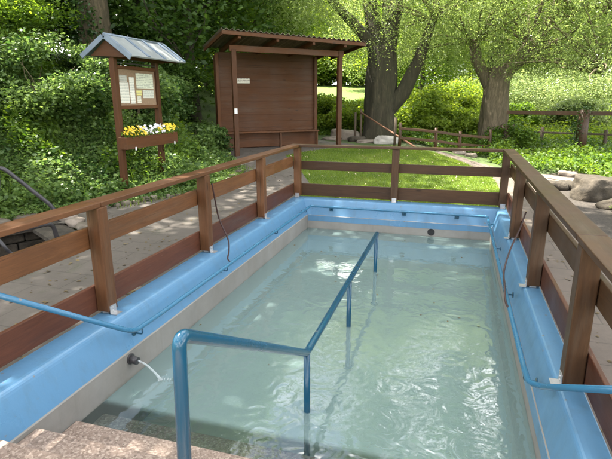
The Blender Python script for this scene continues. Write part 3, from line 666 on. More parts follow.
pap = [(7.76,8.02,1.66,2.02,(.66,.64,.55),14),(7.77,7.98,2.03,2.15,(.45,.44,.38),3),(8.05,8.19,1.65,2.12,(.70,.68,.60),16),(8.26,8.80,1.92,2.20,(.62,.63,.50),9),(8.44,8.80,1.75,1.90,(.58,.58,.5),5),(8.24,8.40,1.80,1.90,(.6,.55,.2),2),(8.25,8.37,1.66,1.79,(.66,.62,.5),4)]
for i, (a, b, c, d, pc, ln) in enumerate(pap):
    MB().box((bx+.007,a,c),(bx+.010,b,d)).build('paper_notice', printmat('notice_print_%d' % i, pc, (.16,.17,.15), ln, seed=i*2.3, thr=.55), nb_)
MB().beam((bx+.03,ya+.05,2.35),(bx+.03,yb-.05,2.35), .02, .02).build('rod', M['darktube'], nb_)
# gable roof
rxl, rxr, rdg = -6.30, -5.35, -5.83; zl, zr, zt = 2.46, 2.42, 2.76; y0, y1 = 7.52, 9.32
def slope(xa, za, xb, zb_, y0, y1, th, nm, mat, par=nb_):
    d = Vector((xb-xa, 0, zb_-za)).normalized(); n2 = Vector((-d.z, 0, d.x)); n2 = n2 if n2.z > 0 else -n2
    mb = MB(); a = Vector((xa,0,za)); b = Vector((xb,0,zb_)); vs = []
    for y_ in (y0, y1):
        for p in (a, b, b+n2*th, a+n2*th): vs.append((p.x, y_, p.z))
    mb.add(vs, [(0,1,2,3),(7,6,5,4),(0,4,5,1),(1,5,6,2),(2,6,7,3),(3,7,4,0)]); return mb.build(nm, mat, par, bevel=.003)
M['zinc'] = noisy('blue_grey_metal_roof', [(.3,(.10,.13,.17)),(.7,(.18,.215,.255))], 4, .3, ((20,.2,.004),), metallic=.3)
M['zinc_lit'] = noisy('sky_lit_metal_roof_panel', [(.3,(.20,.215,.22)),(.7,(.31,.325,.32))], 4, .32, ((20,.2,.004),), metallic=.2)  # paler copy of the roof metal: sky reflection on the right slope painted in
M['zinc_d'] = noisy('dark_blue_roof_batten', [(.3,(.10,.14,.19)),(.7,(.16,.20,.26))], 4, .35)
slope(rxl, zl, rdg-.002, zt, y0, y1, .03, 'roof_slope', M['zinc']); slope(rdg+.002, zt, rxr, zr, y0, y1, .03, 'roof_slope', M['zinc_lit'])
dx_ = (rxr-rdg); 
for y_ in (y0+.02, y0+.56, y0+1.08, y0+1.60, y1-.02): slope(rdg+.01, zt+.0325, rxr, zr+.0325, y_-.035, y_+.035, .018, 'roof_batten', M['zinc_d'])
for y_ in (y0-.012,): 
    slope(rxl, zl-.05, rdg-.001, zt-.04, y_-.012, y_+.010, .085, 'barge_board', M['zinc']); slope(rdg+.001, zt-.04, rxr, zr-.05, y_-.012, y_+.010, .085, 'barge_board', M['zinc'])
MB().tube([(rdg,y0,zt+.035),(rdg,y1,zt+.035)], .028, 8).build('ridge_cap', M['zinc'], nb_)
for y_ in (y0+.05, y1-.1):
    mb = MB(); tri = [(rxl+.12,zl+.0),(rxr-.12,zr+.0),(rdg,zt-.035)]
    mb.add([(x_, y_, z_) for x_, z_ in tri]+[(x_, y_+.03, z_) for x_, z_ in tri], [(0,1,2),(5,4,3),(0,3,4,1),(1,4,5,2),(2,5,3,0)]); mb.build('gable', M['hut_x'], nb_)
MB().box((bx-.03,y0+.1,2.42),(bx+.03,y1-.12,2.48)).build('roof_beam', M['hut_y'], nb_)
# flower box hooked on the posts
fb = thing('flower_box', (bx+.17, 8.33, .86), 'long brown planter hooked low across the notice board posts', 'planter')
fx0, fx1, fy0, fy1, fz0, fz1 = bx+.062, bx+.245, 7.50, 9.18, .86, 1.07
MB().box((fx0,fy0,fz0),(fx1,fy1,fz0+.02)).box((fx0,fy0,fz0+.02),(fx0+.02,fy1,fz1)).box((fx1-.02,fy0,fz0+.02),(fx1,fy1,fz1)).box((fx0+.02,fy0,fz0+.02),(fx1-.02,fy0+.02,fz1)).box((fx0+.02,fy1-.02,fz0+.02),(fx1-.02,fy1,fz1)).build('box', M['hut_y'], fb, bevel=.003)
MB().box((fx0+.021,fy0+.021,fz0+.021),(fx1-.021,fy1-.021,fz1-.03)).build('soil', M['gravel'], fb)
for y_ in (7.74, 9.05): MB().box((fx1,y_-.018,fz0-.03),(fx1+.008,y_+.018,fz0+.03)).build('hook', M['white'], fb, bevel=.003)
def flowers(yc, colr, mat_name, label, n=46, yw=.26):
    r_ = thing('pansy_plant', ((fx0+fx1)/2, yc, fz1-.03), label, 'flowers', 'pansies in the flower box')
    P = np.stack([rng.uniform(-.09,.09,260), rng.uniform(-yw,yw,260), rng.uniform(0,.13,260)], 1); V, k = leaf_verts(P, rng.uniform(.03,.06,260), .55, .5)
    arr_mesh('foliage', V, k, M['nettle'], r_)
    V = []
    for i in range(n):
        c = np.array([rng.uniform(-.05,.14), rng.uniform(-yw,yw), rng.uniform(.06,.21)]); ax = unit(np.array([[rng.uniform(.2,1), rng.uniform(-.9,.3), rng.uniform(.1,1)]]))[0]
        u_ = unit(np.cross(ax, [[0,0,1]]))[0]; v_ = np.cross(ax, u_); s_ = rng.uniform(.022,.034); 
        for j in range(5):
            a0 = j*2*math.pi/5; e = lambda a, r: c+(u_*math.cos(a)+v_*math.sin(a))*r*s_+ax*.006*r
            V += [c, e(a0-.5,.7), e(a0,1.1), e(a0+.5,.7)]
    m, t, out = newmat(mat_name); g = N(t, 'ShaderNodeNewGeometry'); cc = ramp(t, g.outputs['Random Per Island'], [(0, tuple(x*.75 for x in colr)), (1, colr)]).outputs[0]; principled(t, out, cc, .6)
    arr_mesh('blossoms', np.array(V), 4, m, r_)
flowers(7.83, (.85,.58,.03), 'yellow_petal', 'yellow pansies at the left end of the planter nearest the pool')
flowers(8.36, (.82,.80,.80), 'white_petal', 'white pansies in the middle of the planter', 60, .3)
flowers(8.92, (.85,.62,.03), 'golden_petal', 'golden yellow pansies at the right end of the planter', 40, .22)

# ------------------------------------------------------------ rocks beside the pool and path
rocks = [
 ('stone', 2.52, 10.0, (.88,.7,.5), 'big rough brown boulder beyond the right hand path'),
 ('pale', 2.05, 11.6, (1.15,.7,.16), 'flat pale sandstone slab left of the big brown boulder'),
 ('pale', 1.52, 12.3, (.55,.35,.22), 'yellowish rounded stone at the far corner of the flat slab'),
 ('stone', 1.98, 10.75, (.42,.34,.22), 'small brown rock in front of the flat pale slab'),
 ('stone', 2.28, 10.85, (.34,.3,.2), 'small rock wedged between the flat slab and the big boulder'),
 ('pale', 1.80, 10.9, (.3,.22,.12), 'little pale stone at the path edge before the slab'),
 ('stone', 2.62, 9.15, (.6,.4,.2), 'low brown rock just in front of the big boulder'),
 ('stone', 3.3, 10.6, (.6,.5,.4), 'mossy rock to the right of the big boulder'),
 ('pale', 2.55, 12.6, (.5,.3,.16), 'pale flat stone in the greenery behind the slab'),
 ('stone', 3.2, 12.9, (.5,.35,.2), 'brown stone in the greenery near the vine covered post'),
 ('white_stone', -2.15, 16.05, (.75,.4,.32), 'white limestone block in front of the thick left willow'),
 ('pale', -2.75, 16.1, (.7,.35,.14), 'flat pale stone beside the white block'),
 ('pale', -3.75, 17.3, (1.1,.5,.42), 'grey stone block at the right end of the shelter'),
 ('stone', -3.2, 16.5, (.6,.4,.22), 'low brown stone at the foot of the shelter right post'),
 ('pale', -4.15, 16.9, (.7,.4,.16), 'flat stone on the ground next to the shelter wall'),
 ('pale', .1, 15.6, (.4,.28,.16), 'small pale stone where the light path ends'),
 ('pale', .45, 15.4, (.35,.26,.14), 'small pale stone right of where the light path ends'),
]
for i, (mt, x, y, s_, lab) in enumerate(rocks):
    o = rock_mesh('rock', M[mt], (x, y, gz(x, y)+s_[2]*.3), s_, 3+i*1.3, rz=random.uniform(-.5,.5), sub=4 if s_[0] > .6 else 3, rough=.32); tag(o, lab, 'rock', 'rocks round the garden')
e_ = MB(); pe = [(1.72+.03,9.9),(1.86,6.4),(1.92,-3)]
for a, b in zip(pe[:-1], pe[1:]): e_.beam((a[0],a[1],gz(*a)+.02),(b[0],b[1],gz(*b)+.02), .03, .1)
tag(e_.build('edging_strip', M['grey_y']), 'narrow weathered edging strip along the right hand path', 'edging')

# ------------------------------------------------------------ fences behind
def rail_fence(name, pts, tops, rails, label, post_r=.06, mat='grey', rail_h=.09, extra=None):
    c = pts[len(pts)//2]; r_ = thing(name, (c[0], c[1], gz(*c)), label, 'fence')
    for (x, y), h_ in zip(pts, tops):
        MB().tube([(x,y,gz(x,y)-.1),(x+.01,y,gz(x,y)+h_*.5),(x,y,gz(x,y)+h_)], [post_r,post_r*.95,post_r*.9], 9).build('post', M[mat+'_z'], r_)
    for zz in rails:
        for (a, b) in zip(pts[:-1], pts[1:]):
            MB().beam((a[0],a[1]-.03,gz(*a)+zz),(b[0],b[1]-.03,gz(*b)+zz), .05, rail_h).build('rail', M[mat+'_x'], r_, bevel=.008)
    return r_
rail_fence('rail_fence', [(-1.6,14.9),(-.58,15.1),(.10,15.6),(1.0,16.5)], [.72,.66,.66,.8], [.55,.28], 'low weathered two rail fence between the two willows', .05, 'brown', .075)
rail_fence('rail_fence', [(2.0,20.3),(2.81,18.8),(4.6,18.2),(7,17.6)], [.8,.78,.75,.75], [.6], 'low pale single rail fence behind the vine covered post', .06, 'grey', .06)
ip = rail_fence('post_and_rail_fence', [(1.5,17.5),(3.60,16.8),(6.2,16.4)], [.9,1.40,1.3], [1.3], 'mossy wooden rail on a thick post overgrown with ivy', .17, 'brown', .12)
P = np.stack([3.60+rng.normal(0,.09,900), 16.76+rng.normal(0,.16,900), gz(3.6,16.8)+rng.uniform(.1,1.52,900)], 1)
P[:,0] -= .17*(P[:,2] < 1.15); V, k = leaf_verts(P-np.array(ip.location), rng.uniform(.03,.065,900), .8, .3, .2); arr_mesh('ivy', V, k, M['leaf_ivy'], ip)
sb = thing('sloping_handrail', (-3.1, 16.8, .33), 'thin rusty rail sloping down between two posts before the thick willow', 'handrail')
MB().tube([(-3.12,16.75,1.28),(-1.0,14.4,.33)], .028, 8).build('rail', noisy('rusty_brown', [(.3,(.18,.08,.045)),(.7,(.28,.14,.08))], 10, .7), sb)
for x, y, h_ in ((-3.12,16.8,1.05),(-3.32,16.85,.95),(-1.78,15.25,.85)): MB().tube([(x,y,gz(x,y)-.1),(x,y,gz(x,y)+h_)], .04, 8).build('post', M['grey_z'], sb)

# ------------------------------------------------------------ trees
def bumpy_tube(P, rs, n=20, amp=.12, seed=0, sub=4):
    """thick trunk with bark ridges"""
    P = [Vector(p) for p in P]; Q = []; rr = []
    for i in range(len(P)-1):
        for k in range(sub): t_ = k/sub; Q.append(P[i].lerp(P[i+1], t_)); rr.append(rs[i]*(1-t_)+rs[i+1]*t_)
    Q.append(P[-1]); rr.append(rs[-1]); mb = MB(); mb.tube(Q, rr, n)
    out = []
    for j, v in enumerate(mb.v):
        i = min(j//n, len(Q)-1); c = Q[i]; d = Vector(v)-c; a = (j % n)/n*6.283
        f = 1+amp*noise.noise(Vector((math.cos(a)*2.2, math.sin(a)*2.2, c.z*.7+seed)))+amp*.7*noise.noise(Vector((math.cos(a)*6, math.sin(a)*6, c.z*1.2+seed)))
        out.append(tuple(c+d*f))
    mb.v = out; return mb
def branches(rnd, start, dirn, length, r, depth, out, tips, bend=.25, up=.15):
    p = Vector(start); d = Vector(dirn).normalized(); n = 4; pts = [p.copy()]; rs = [r]
    for i in range(n):
        d = (d+Vector((rnd.gauss(0,bend), rnd.gauss(0,bend), rnd.gauss(0,bend)*.6+up))).normalized(); p = p+d*length/n; pts.append(p.copy()); rs.append(r*(1-.6*(i+1)/n))
        if depth > 0 and i >= 1:
            for _ in range(2):
                sd_ = (d+Vector((rnd.gauss(0,.8), rnd.gauss(0,.8), rnd.gauss(0,.4)))).normalized()
                branches(rnd, p, sd_, length*.6, r*(.5), depth-1, out, tips, bend, up)
        tips.append(p.copy())
    out.append((pts, rs))
def crown_tree(name, loc, label, cat, leaf, H=12, rad=4, base=3.5, tr=.3, nleaf=26000, ls=.2, seed=1, group=None, clump=.55, bark='bark', mesh_from=None, rz=0, scale=1.0, low=0.25, aspect=.55, ell=None, sink=.3, lean0=(0,0,0)):
    r_ = thing(name, loc, label, cat, group, rz); r_.scale = (scale,)*3
    if mesh_from:
        for ch in mesh_from:
            c = ch.copy(); col.objects.link(c); c.parent = r_
        return r_, mesh_from
    rnd = random.Random(seed); segs = []; tips = []
    lean = Vector((rnd.uniform(-.4,.4), rnd.uniform(-.4,.4), 0))+Vector(lean0)
    tp = [Vector((0,0,-sink)), Vector((0,0,base*.5))+lean*.3, Vector((0,0,base))+lean*.6, Vector((0,0,H*.7))+lean, Vector((0,0,H*.93))+lean*1.2]
    trunk = bumpy_tube(tp, [tr*1.3, tr, tr*.85, tr*.4, tr*.1], 14, .15, seed)
    nb2 = 11
    for i in range(nb2):
        f = i/(nb2-1); z_ = base*.8+(H*.9-base*.8)*f; a = i*2.4+rnd.uniform(-.3,.3); L_ = rad*(.95-.55*f*f)*rnd.uniform(.75,1.05)
        branches(rnd, (lean.x*z_/H, lean.y*z_/H, z_), (math.cos(a), math.sin(a), .25+.5*f), L_, tr*.32*(1-.5*f), 1, segs, tips)
    for pts, rs in segs: trunk.tube(pts, rs, 6, False)
    o1 = trunk.build('trunk', M[bark], r_, world=False)
    T = np.array([list(t_) for t_ in tips])
    # hanging lower clumps + outer shell clumps
    ns = int(len(T)*.7); u = rng.normal(size=(ns,3)); u = unit(u); rr = rng.uniform(.55,1,(ns,1))**.6
    cz = (H+base*low)/2; hz = (H-base*low)/2
    sh = u*rr*np.array([[rad, rad, hz]]); sh[:,2] += cz; sh[:,:2] += np.array([[lean.x, lean.y]])*.8; T = np.vstack([T, sh])
    w_ = rng.uniform(.3,1.6,len(T)); idx = rng.choice(len(T), nleaf, p=w_/w_.sum()); cs = rng.uniform(.5,1.3,len(T))*clump
    off = rng.normal(size=(nleaf,3)); off = unit(off)*rng.uniform(0,1,(nleaf,1))**.5*np.array([[1.25,1.25,.7]])
    P = T[idx]+off*cs[idx][:,None]*1.35
    V, k = leaf_verts(P, rng.uniform(.6,1.15,nleaf)*ls, aspect, .45, .15)
    o2 = arr_mesh('crown', V, k, M[leaf], r_)
    return r_, [o1, o2]

def willow(name, loc, label, limbs, crown_c, crown_r, nstr, seed, trunk_pts, trunk_rs, leaf='leaf_willow', ls=.09, bark='bark'):
    rnd = random.Random(seed); r_ = thing(name, loc, label, 'tree')
    tr = bumpy_tube(trunk_pts, trunk_rs, 32, .22, seed, 5)
    for pts, rs in limbs:
        mb = bumpy_tube(pts, rs, 14, .18, seed+3, 3); tr.add(mb.v, mb.f, True)
    tr.build('trunk', M[bark], r_, world=False)
    heads = [Vector(pts[-1]) for pts, rs in limbs]; heads_mid = [Vector(pts[-2]) for pts, rs in limbs]
    bt = MB(); anchors = []
    for h_ in heads:
        for k in range(16):
            a = rnd.uniform(0, 6.283); L_ = rnd.uniform(2.0, 3.6); el = rnd.uniform(.1, 1.15)
            d = Vector((math.cos(a)*math.cos(el), math.sin(a)*math.cos(el), math.sin(el))); p = h_.copy(); pts = [p.copy()]
            for i in range(6):
                d = (d+Vector((rnd.gauss(0,.1), rnd.gauss(0,.1), rnd.gauss(0,.06)-.05))).normalized(); p = p+d*L_/6; pts.append(p.copy())
                if i >= 1: anchors.append(p.copy())
            bt.tube(pts, [.05*(1-.8*i/6) for i in range(7)], 5, False)
    bt.build('branches', M['twig'], r_, world=False)
    A = np.array([list(a) for a in anchors]); u = unit(rng.normal(size=(nstr//2,3))); sh = u*rng.uniform(.35,1,(nstr//2,1))**.6*np.array([crown_r])+np.array([crown_c])
    st = np.vstack([A[rng.choice(len(A), nstr-nstr//2)]+rng.normal(0,.3,(nstr-nstr//2,3)), sh])
    npl = 26; P = np.repeat(st, npl, 0); t_ = np.tile(np.linspace(0,1,npl), len(st)); L_ = np.repeat(rng.uniform(.5,1.5,len(st)), npl)
    dr = np.repeat(unit(rng.normal(size=(len(st),3))*np.array([[1,1,.15]])), npl, 0)
    P = P + dr*(t_*L_*.55)[:,None]; P[:,2] -= L_*t_**1.6*.9; P += rng.normal(0,.04,P.shape)
    keep = P[:,2] > 2.35 + .5*np.sin(P[:,0]*2.3)*np.sin(P[:,1]*1.9+1); P = P[keep]
    V, k = leaf_verts(P, rng.uniform(.7,1.2,len(P))*ls, .26, .3, .7)
    arr_mesh('crown', V, k, M[leaf], r_)
    return r_
# left thick willow
willow('willow_tree', (-2.6,17.45,.30), 'thick dark trunked willow right of the shelter', 
  [([(.15,0,1.0),(.75,.1,1.6),(1.2,.1,2.6),(1.6,.2,3.9)], [.34,.26,.2,.14]), ([(-.1,0,2.6),(-.35,.2,3.8),(-.6,.3,5.2)], [.36,.26,.16]), ([(.1,.1,2.6),(.3,.2,4.0),(.7,.5,5.6)], [.36,.26,.16]), ([(0,0,2.8),(-.9,-.3,3.8),(-1.7,-.6,4.6)], [.22,.18,.1])],
  (0,.8,4.9), (4.4,3.6,2.3), 3100, 5, [(0,0,-.4),(0,0,.3),(-.02,0,1.2),(.02,0,2.2),(0,0,3.1)], [.74,.58,.52,.50,.40])
# right pollard willow
willow('willow_tree', (1.15,18.3,-.02), 'pollard willow with forked trunk standing behind the right rail fence', 
  [([(-.12,0,2.0),(-.42,0,2.55),(-.70,0,3.0),(-.80,0,3.5)], [.24,.20,.19,.17]), ([(.10,0,2.2),(.30,.05,2.6),(.6,.1,2.95),(.95,.1,3.4)], [.30,.24,.26,.20]), ([(.75,.1,2.9),(1.25,.1,3.7),(1.6,.2,4.9)], [.2,.15,.10]), ([(.75,.1,2.9),(2.2,-.2,3.25),(4.2,-.4,3.5)], [.07,.05,.035]), ([(.75,.1,2.9),(1.9,-.4,2.9),(3.0,-.7,2.45)], [.06,.045,.03]), ([(.75,.1,2.95),(1.7,-.5,3.5),(2.9,-.8,4.3)], [.08,.06,.04]), ([(.7,.1,2.95),(.9,-.5,3.9),(1.2,-.8,5.0)], [.08,.06,.04])],
  (1.4,.5,4.8), (5.0,3.8,2.3), 3800, 9, [(0,0,-.4),(0,0,.2),(.02,0,1.1),(.02,0,2.0),(.08,0,2.75)], [.60,.47,.43,.43,.34], bark='bark3')
# ivy clad tree on the bank
def bankz(x, y): return gz(x, y)
iv, _ = crown_tree('ivy_tree', (-10.1,12.7,bankz(-10.1,12.7)), 'tall tree with ivy climbing its left side on the bank behind the notice board', 'tree', 'leaf_mid', 14, 4.2, 6.5, .42, 22000, .19, 21, bark='bark2', low=.95, clump=.7)
n_ = 5000; a = rng.uniform(1.5, 5.6, n_); z_ = rng.uniform(-.2, 6.5, n_); rr = .46+rng.gamma(2,.05,n_)
a += .5*np.sin(z_*1.3)
P = np.stack([np.cos(a)*rr, np.sin(a)*rr, z_], 1); V, k = leaf_verts(P, rng.uniform(.06,.12,n_), .85, .2, .3); arr_mesh('ivy', V, k, M['leaf_ivy'], iv)
# overhanging tree left of the pool that shades it
crown_tree('ash_tree', (-9.4,5.0,bankz(-9.4,5.0)), 'large leafy tree on the left bank spreading high over the pool', 'tree', 'leaf_mid', 17, 5.0, 9.0, .42, 34000, .27, 33, low=.92, clump=.6, lean0=(1.6,1.2,0))
protos = {}
crown_tree('tall_tree', (1.5,24.5,gz(1.5,24.5)), 'tall leafy tree rising directly behind the pollard willow', 'tree', 'leaf_dark', 19, 5.2, 7.0, .34, 15000, .26, 51, low=.9, clump=.55)
crown_tree('tall_tree', (-3.7,25.5,gz(-3.7,25.5)), 'tall leafy tree rising directly behind the thick dark willow', 'tree', 'leaf_dark', 18, 5.0, 7.0, .34, 13000, .26, 52, low=.9, clump=.55)
crown_tree('tall_tree', (6.9,21.0,gz(6.9,21.0)), 'tall leafy tree beyond the right edge of the photo behind the rail', 'tree', 'leaf_dark', 18, 4.8, 7.0, .34, 13000, .26, 53, low=.9, clump=.55)
def tr_(kind, b, D, label, H=12, **kw):
    x, y = D*math.sin(R(b)), D*math.cos(R(b)); z = gz(x, y)
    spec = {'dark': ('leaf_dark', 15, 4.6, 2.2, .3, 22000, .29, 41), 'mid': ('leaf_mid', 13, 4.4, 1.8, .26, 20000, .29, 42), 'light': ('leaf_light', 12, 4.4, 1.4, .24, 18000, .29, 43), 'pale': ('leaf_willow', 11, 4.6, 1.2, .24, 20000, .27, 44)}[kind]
    lf, H0, rad, base, tr0, nl, ls, sd_ = spec; s_ = H/H0
    _, ch = crown_tree('background_tree', (x,y,z-.2), label, 'tree', lf, H0, rad, base, tr0, nl, ls, sd_, 'trees around the garden', clump=.8, mesh_from=protos.get(kind), rz=random.uniform(0,6.28), scale=s_, low=.35)
    protos[kind] = ch
TL = [
 ('dark',-57,22,'dark tree at the far left edge of the bank',12),('dark',-49,20,'dark tree high on the bank at the left edge of the photo',13),
 ('dark',-43.5,21,'dark leafy tree left of the ivy clad trunk',14),('mid',-46,26,'mid green tree behind the left bank',14),
 ('dark',-34,21,'dark tree on the bank behind the notice board roof',14),('mid',-38.5,28,'mid green tree showing above the ivy clad trunk',15),
 ('dark',-29,19,'dark tree between the notice board and the shelter',11),('mid',-31,29,'mid green tree beyond the notice board',15),
 ('mid',-26,25,'mid green tree rising left behind the shelter roof',14),('light',-28,32,'light green tree over the middle of the shelter roof',14),
 ('mid',-24.5,30,'green tree above the right half of the shelter roof',14),('light',-24,38,'light tree far behind the shelter',16),
 ('light',-21.5,48,'pale green tree far behind the shelter right side',16),
 ('light',-18,85,'light tree closing the meadow left side',16),('mid',-14.5,95,'green tree at the end of the meadow',24),('light',-16.5,100,'light green tree closing the view over the meadow',24),('light',-12.5,98,'light tree at the end of the meadow left of the thick willow',24),('light',-10.5,85,'light green tree behind the meadow beside the thick willow',15),
 ('light',-6,50,'light green tree just behind the thick willow',13),('mid',-4.0,44,'mid green tree between the two willows',13),('light',-1.5,52,'bright green tree between the two willows',11),
 ('light',1,60,'light tree to the left of the pollard willow',13),('pale',4,62,'pale tree behind the pollard willow',14),('light',7,60,'light tree right of the pollard willow',15),
 ('mid',9.5,66,'green tree far right beyond the pale shrubs',15),('light',12.5,60,'light tree above the ivy covered post',14),('mid',15.5,62,'mid green tree at the right edge of the photo',15),
 ('light',19,55,'light tree beyond the right edge of the photo',14),('pale',6,75,'pale rounded tree far behind the pollard willow crown',18),('pale',-8,68,'pale rounded tree far behind the thick willow',16),
 ('mid',24,38,'green tree outside the right of the photo',14),('dark',-65,20,'dark tree beyond the left edge of the photo',14),
]
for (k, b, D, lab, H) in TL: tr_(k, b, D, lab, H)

# ------------------------------------------------------------ shrubs
def shrub(x, y, rad, h, leaf, label, n=5000, ls=.1, name='shrub', aspect=.6, seed=0, cat='shrub', group='shrubs round the garden'):
    z = gz(x, y); r_ = thing(name, (x,y,z), label, cat, group); rnd = random.Random(seed+int(x*10))
    st = MB(); tips = []
    for i in range(9):
        a = rnd.uniform(0,6.28); q = [(0,0,-.1)]; p = Vector((0,0,0)); d = Vector((math.cos(a)*.5, math.sin(a)*.5, 1)).normalized()
        for k in range(4): d = (d+Vector((rnd.gauss(0,.2),rnd.gauss(0,.2),0))).normalized(); p = p+d*h*.8/4; q.append(tuple(p)); tips.append(tuple(p))
        st.tube(q, [.02,.017,.014,.01,.006], 5, False)
    st.build('stems', M['twig'], r_, world=False)
    nc = max(14, int(26*rad)); c = unit(rng.normal(size=(nc,3)))*rng.uniform(.5,1,(nc,1)); c = c*np.array([[rad,rad,h*.5]])+np.array([[0,0,h*.52]])
    c[:,2] = np.abs(c[:,2]); idx = rng.integers(0,nc,n); cs = rng.uniform(.6,1.3,nc)*rad*.33
    P = c[idx]+unit(rng.normal(size=(n,3)))*rng.uniform(0,1,(n,1))**.6*cs[idx][:,None]*np.array([[1.2,1.2,.75]]); P[:,2] = np.maximum(P[:,2], .02)
    V, k = leaf_verts(P, rng.uniform(.6,1.2,n)*ls, aspect, .5, .15, six=True); arr_mesh('foliage', V, k, M[leaf], r_); return r_
SH = [(-8.2,8.6,1.3,1.7,'leaf_bank','leafy bush on the bank left of the notice board posts'),(-7.3,10.3,1.0,1.3,'leaf_bank','green bush right behind the notice board'),
 (-10.3,9.2,1.6,2.4,'leaf_mid','taller sunlit bush on the bank below the ivy clad tree'),(-9.2,6.6,1.3,1.9,'leaf_bank','bush at the left edge of the photo above the basin'),
 (-12.5,9.5,1.9,3.0,'leaf_dark','dark tall bush high on the bank at the left'),(-8.2,12.0,1.2,1.6,'leaf_bank','bush beside the left wall of the shelter'),
 (-9.0,14.2,1.3,2.2,'leaf_dark','dark bush in the shade left of the shelter'),(-6.6,12.1,.75,.85,'leaf_bank','low bush at the foot of the shelter left post'),
 (-11.5,15.5,2.0,3.2,'leaf_dark','large dark bush behind the ivy clad tree'),(-14,13,2.2,3.4,'leaf_dark','large dark bush high on the bank'),
 (-3.9,20.5,1.2,1.2,'leaf_light','bright shrub in front of the meadow right of the shelter'),(-5.6,21.5,1.4,1.4,'leaf_light','bright shrub hidden partly by the shelter wall'),(-2.4,20.8,1.0,1.2,'leaf_mid','shrub behind the thick willow trunk'),
 (-1.1,18.9,1.0,1.6,'leaf_light','dense green shrub right of the thick willow trunk'),(-1.0,21.5,1.5,1.9,'leaf_light','light shrub beyond the low rail fence'),(-.1,19.4,1.0,1.2,'leaf_light','yellow green shrub between the willows'),
 (1.6,17.2,.75,.8,'nettle','leafy clump at the foot of the pollard willow'),(3.4,36,3.2,2.6,'leaf_pale','pale whitish shrub beyond the rail fence'),(7.8,38.5,3.6,3.2,'leaf_pale','cream flowering shrub above the ivy covered post'),
 (11.6,36,3.2,2.6,'leaf_pale','pale shrub at the right edge behind the rail'),(.6,33,2.2,2.2,'leaf_light','light green shrub behind the pollard willow trunk'),(7.2,23,1.1,.7,'leaf_light','low bright shrub right of the ivy covered post'),(5.6,27,1.5,1.5,'leaf_pale','pale loose shrub directly behind the ivy covered post'),(9.4,29,1.7,1.7,'leaf_light','light green shrub in the field at the right edge'),(2.9,28,1.2,1.3,'leaf_mid','green shrub in the field just right of the pollard willow'),
 (-25,80,7,7,'leaf_light','broad bright shrub at the left end of the far meadow'),(-19,83,7,8,'leaf_mid','broad green shrub in the middle of the far meadow edge'),(-13,80,7,7,'leaf_light','broad shrub behind the thick willow at the meadow edge'),]
for i, (x, y, rd, h_, lf, lab) in enumerate(SH):
    shrub(x, y, rd, h_, lf, lab, n=22000 if y > 45 else (int(6500*rd*rd)+3500) if rd < 2 else 22000, ls=(.085 if y < 18 else .12) if y < 45 else .5, seed=i)

# ------------------------------------------------------------ ground cover, grass, meadow (stuff)
def scatter(poly, n, cond=None):
    xs = np.array([p[0] for p in poly]); ys = np.array([p[1] for p in poly]); out = []
    got = 0
    while got < n:
        x = rng.uniform(xs.min(), xs.max(), n*2); y = rng.uniform(ys.min(), ys.max(), n*2); mm = inside(x, y, poly)
        if cond is not None: mm &= cond(x, y)
        out.append(np.stack([x[mm], y[mm]], 1)); got += mm.sum()
    return np.vstack(out)[:n]
def lumps(x, y, f=1.0): return .5+.5*np.sin(x*2.1*f+np.sin(y*1.7*f)*1.5)*np.cos(y*2.6*f+np.cos(x*1.3*f)*1.7)
def cover(name, poly, n, h, ls, mat, label, cat, aspect=.75, mn=.05, f=1.0, cond=None, density=True):
    xy = scatter(poly, n, cond)
    lf = lumps(xy[:,0], xy[:,1], f); hh = mn+(h-mn)*lf*rng.uniform(.4,1,len(xy))
    z = ground(xy[:,0], xy[:,1])+hh*rng.uniform(.35,1,len(xy))
    P = np.stack([xy[:,0], xy[:,1], z], 1); V, k = leaf_verts(P, rng.uniform(.5,1.25,len(P))*ls, aspect, .8, .12, six=True)
    o = arr_mesh(name, V, k, M[mat]); tag(o, label, cat, kind='stuff'); return o
toe_in = lambda m0: (lambda x, y: (seg_dist(x, y, TOE)[1] > 0) & (seg_dist(x, y, TOE)[0] > m0))
cover('ground_cover', [(-15,1),(-4.6,1),(-4.6,12.5),(-7,17),(-15,17)], 170000, .6, .078, 'leaf_bank', 'leafy green ground cover over the left bank', 'ground cover', cond=toe_in(.0))
cover('tall_herbs', [(-13,3),(-5.4,3),(-5.4,12.5),(-8,15),(-13,15)], 26000, 1.0, .10, 'leaf_mid', 'taller pale leaved herbs standing above the bank cover', 'herbs', cond=lambda x, y: (seg_dist(x, y, TOE)[1] > 0) & (seg_dist(x, y, TOE)[0] > .7) & (lumps(x, y, .8) > .62), aspect=.5)
cover('ivy_edge', [(-8,5),(-4.4,5),(-4.4,12.4),(-8,12.4)], 11000, .22, .05, 'leaf_bank', 'small leaved plants creeping over the edge of the bank', 'ground cover', cond=lambda x, y: (seg_dist(x, y, TOE)[0] < .28))
NET = [(3.1,10.6),(2.9,12.3),(1.9,12.9),(.9,14.6),(1.0,15.6),(-.6,15.6),(-1.6,16.4),(-3.0,18.6),(-6.5,19.5),(-6.5,21.2),(10,21.2),(10,8),(3.3,8.3)]
cover('undergrowth', NET, 100000, .6, .085, 'nettle', 'lush nettles and low leafy plants beyond the path', 'undergrowth', f=.9, cond=lambda x, y: (np.hypot(x-2.52, y-10.0) > .55) & ~((x > -3.9) & (x < -1.9) & (y < 17.2)))
cover('weeds', [(1.2,20.6),(14,20.6),(18,34),(1,34)], 34000, 1.1, .13, 'leaf_light', 'tall pale green weeds in the sunny field behind the rails', 'weeds', f=.55, aspect=.5, mn=.1)
cover('low_plants', [(2.5,8.9),(2.3,7.6),(3.0,6.0),(5.5,6),(5.5,9.5),(3.1,9.6)], 9000, .22, .07, 'nettle', 'low green plants in the gravel below the boulder', 'low plants', f=1.4)
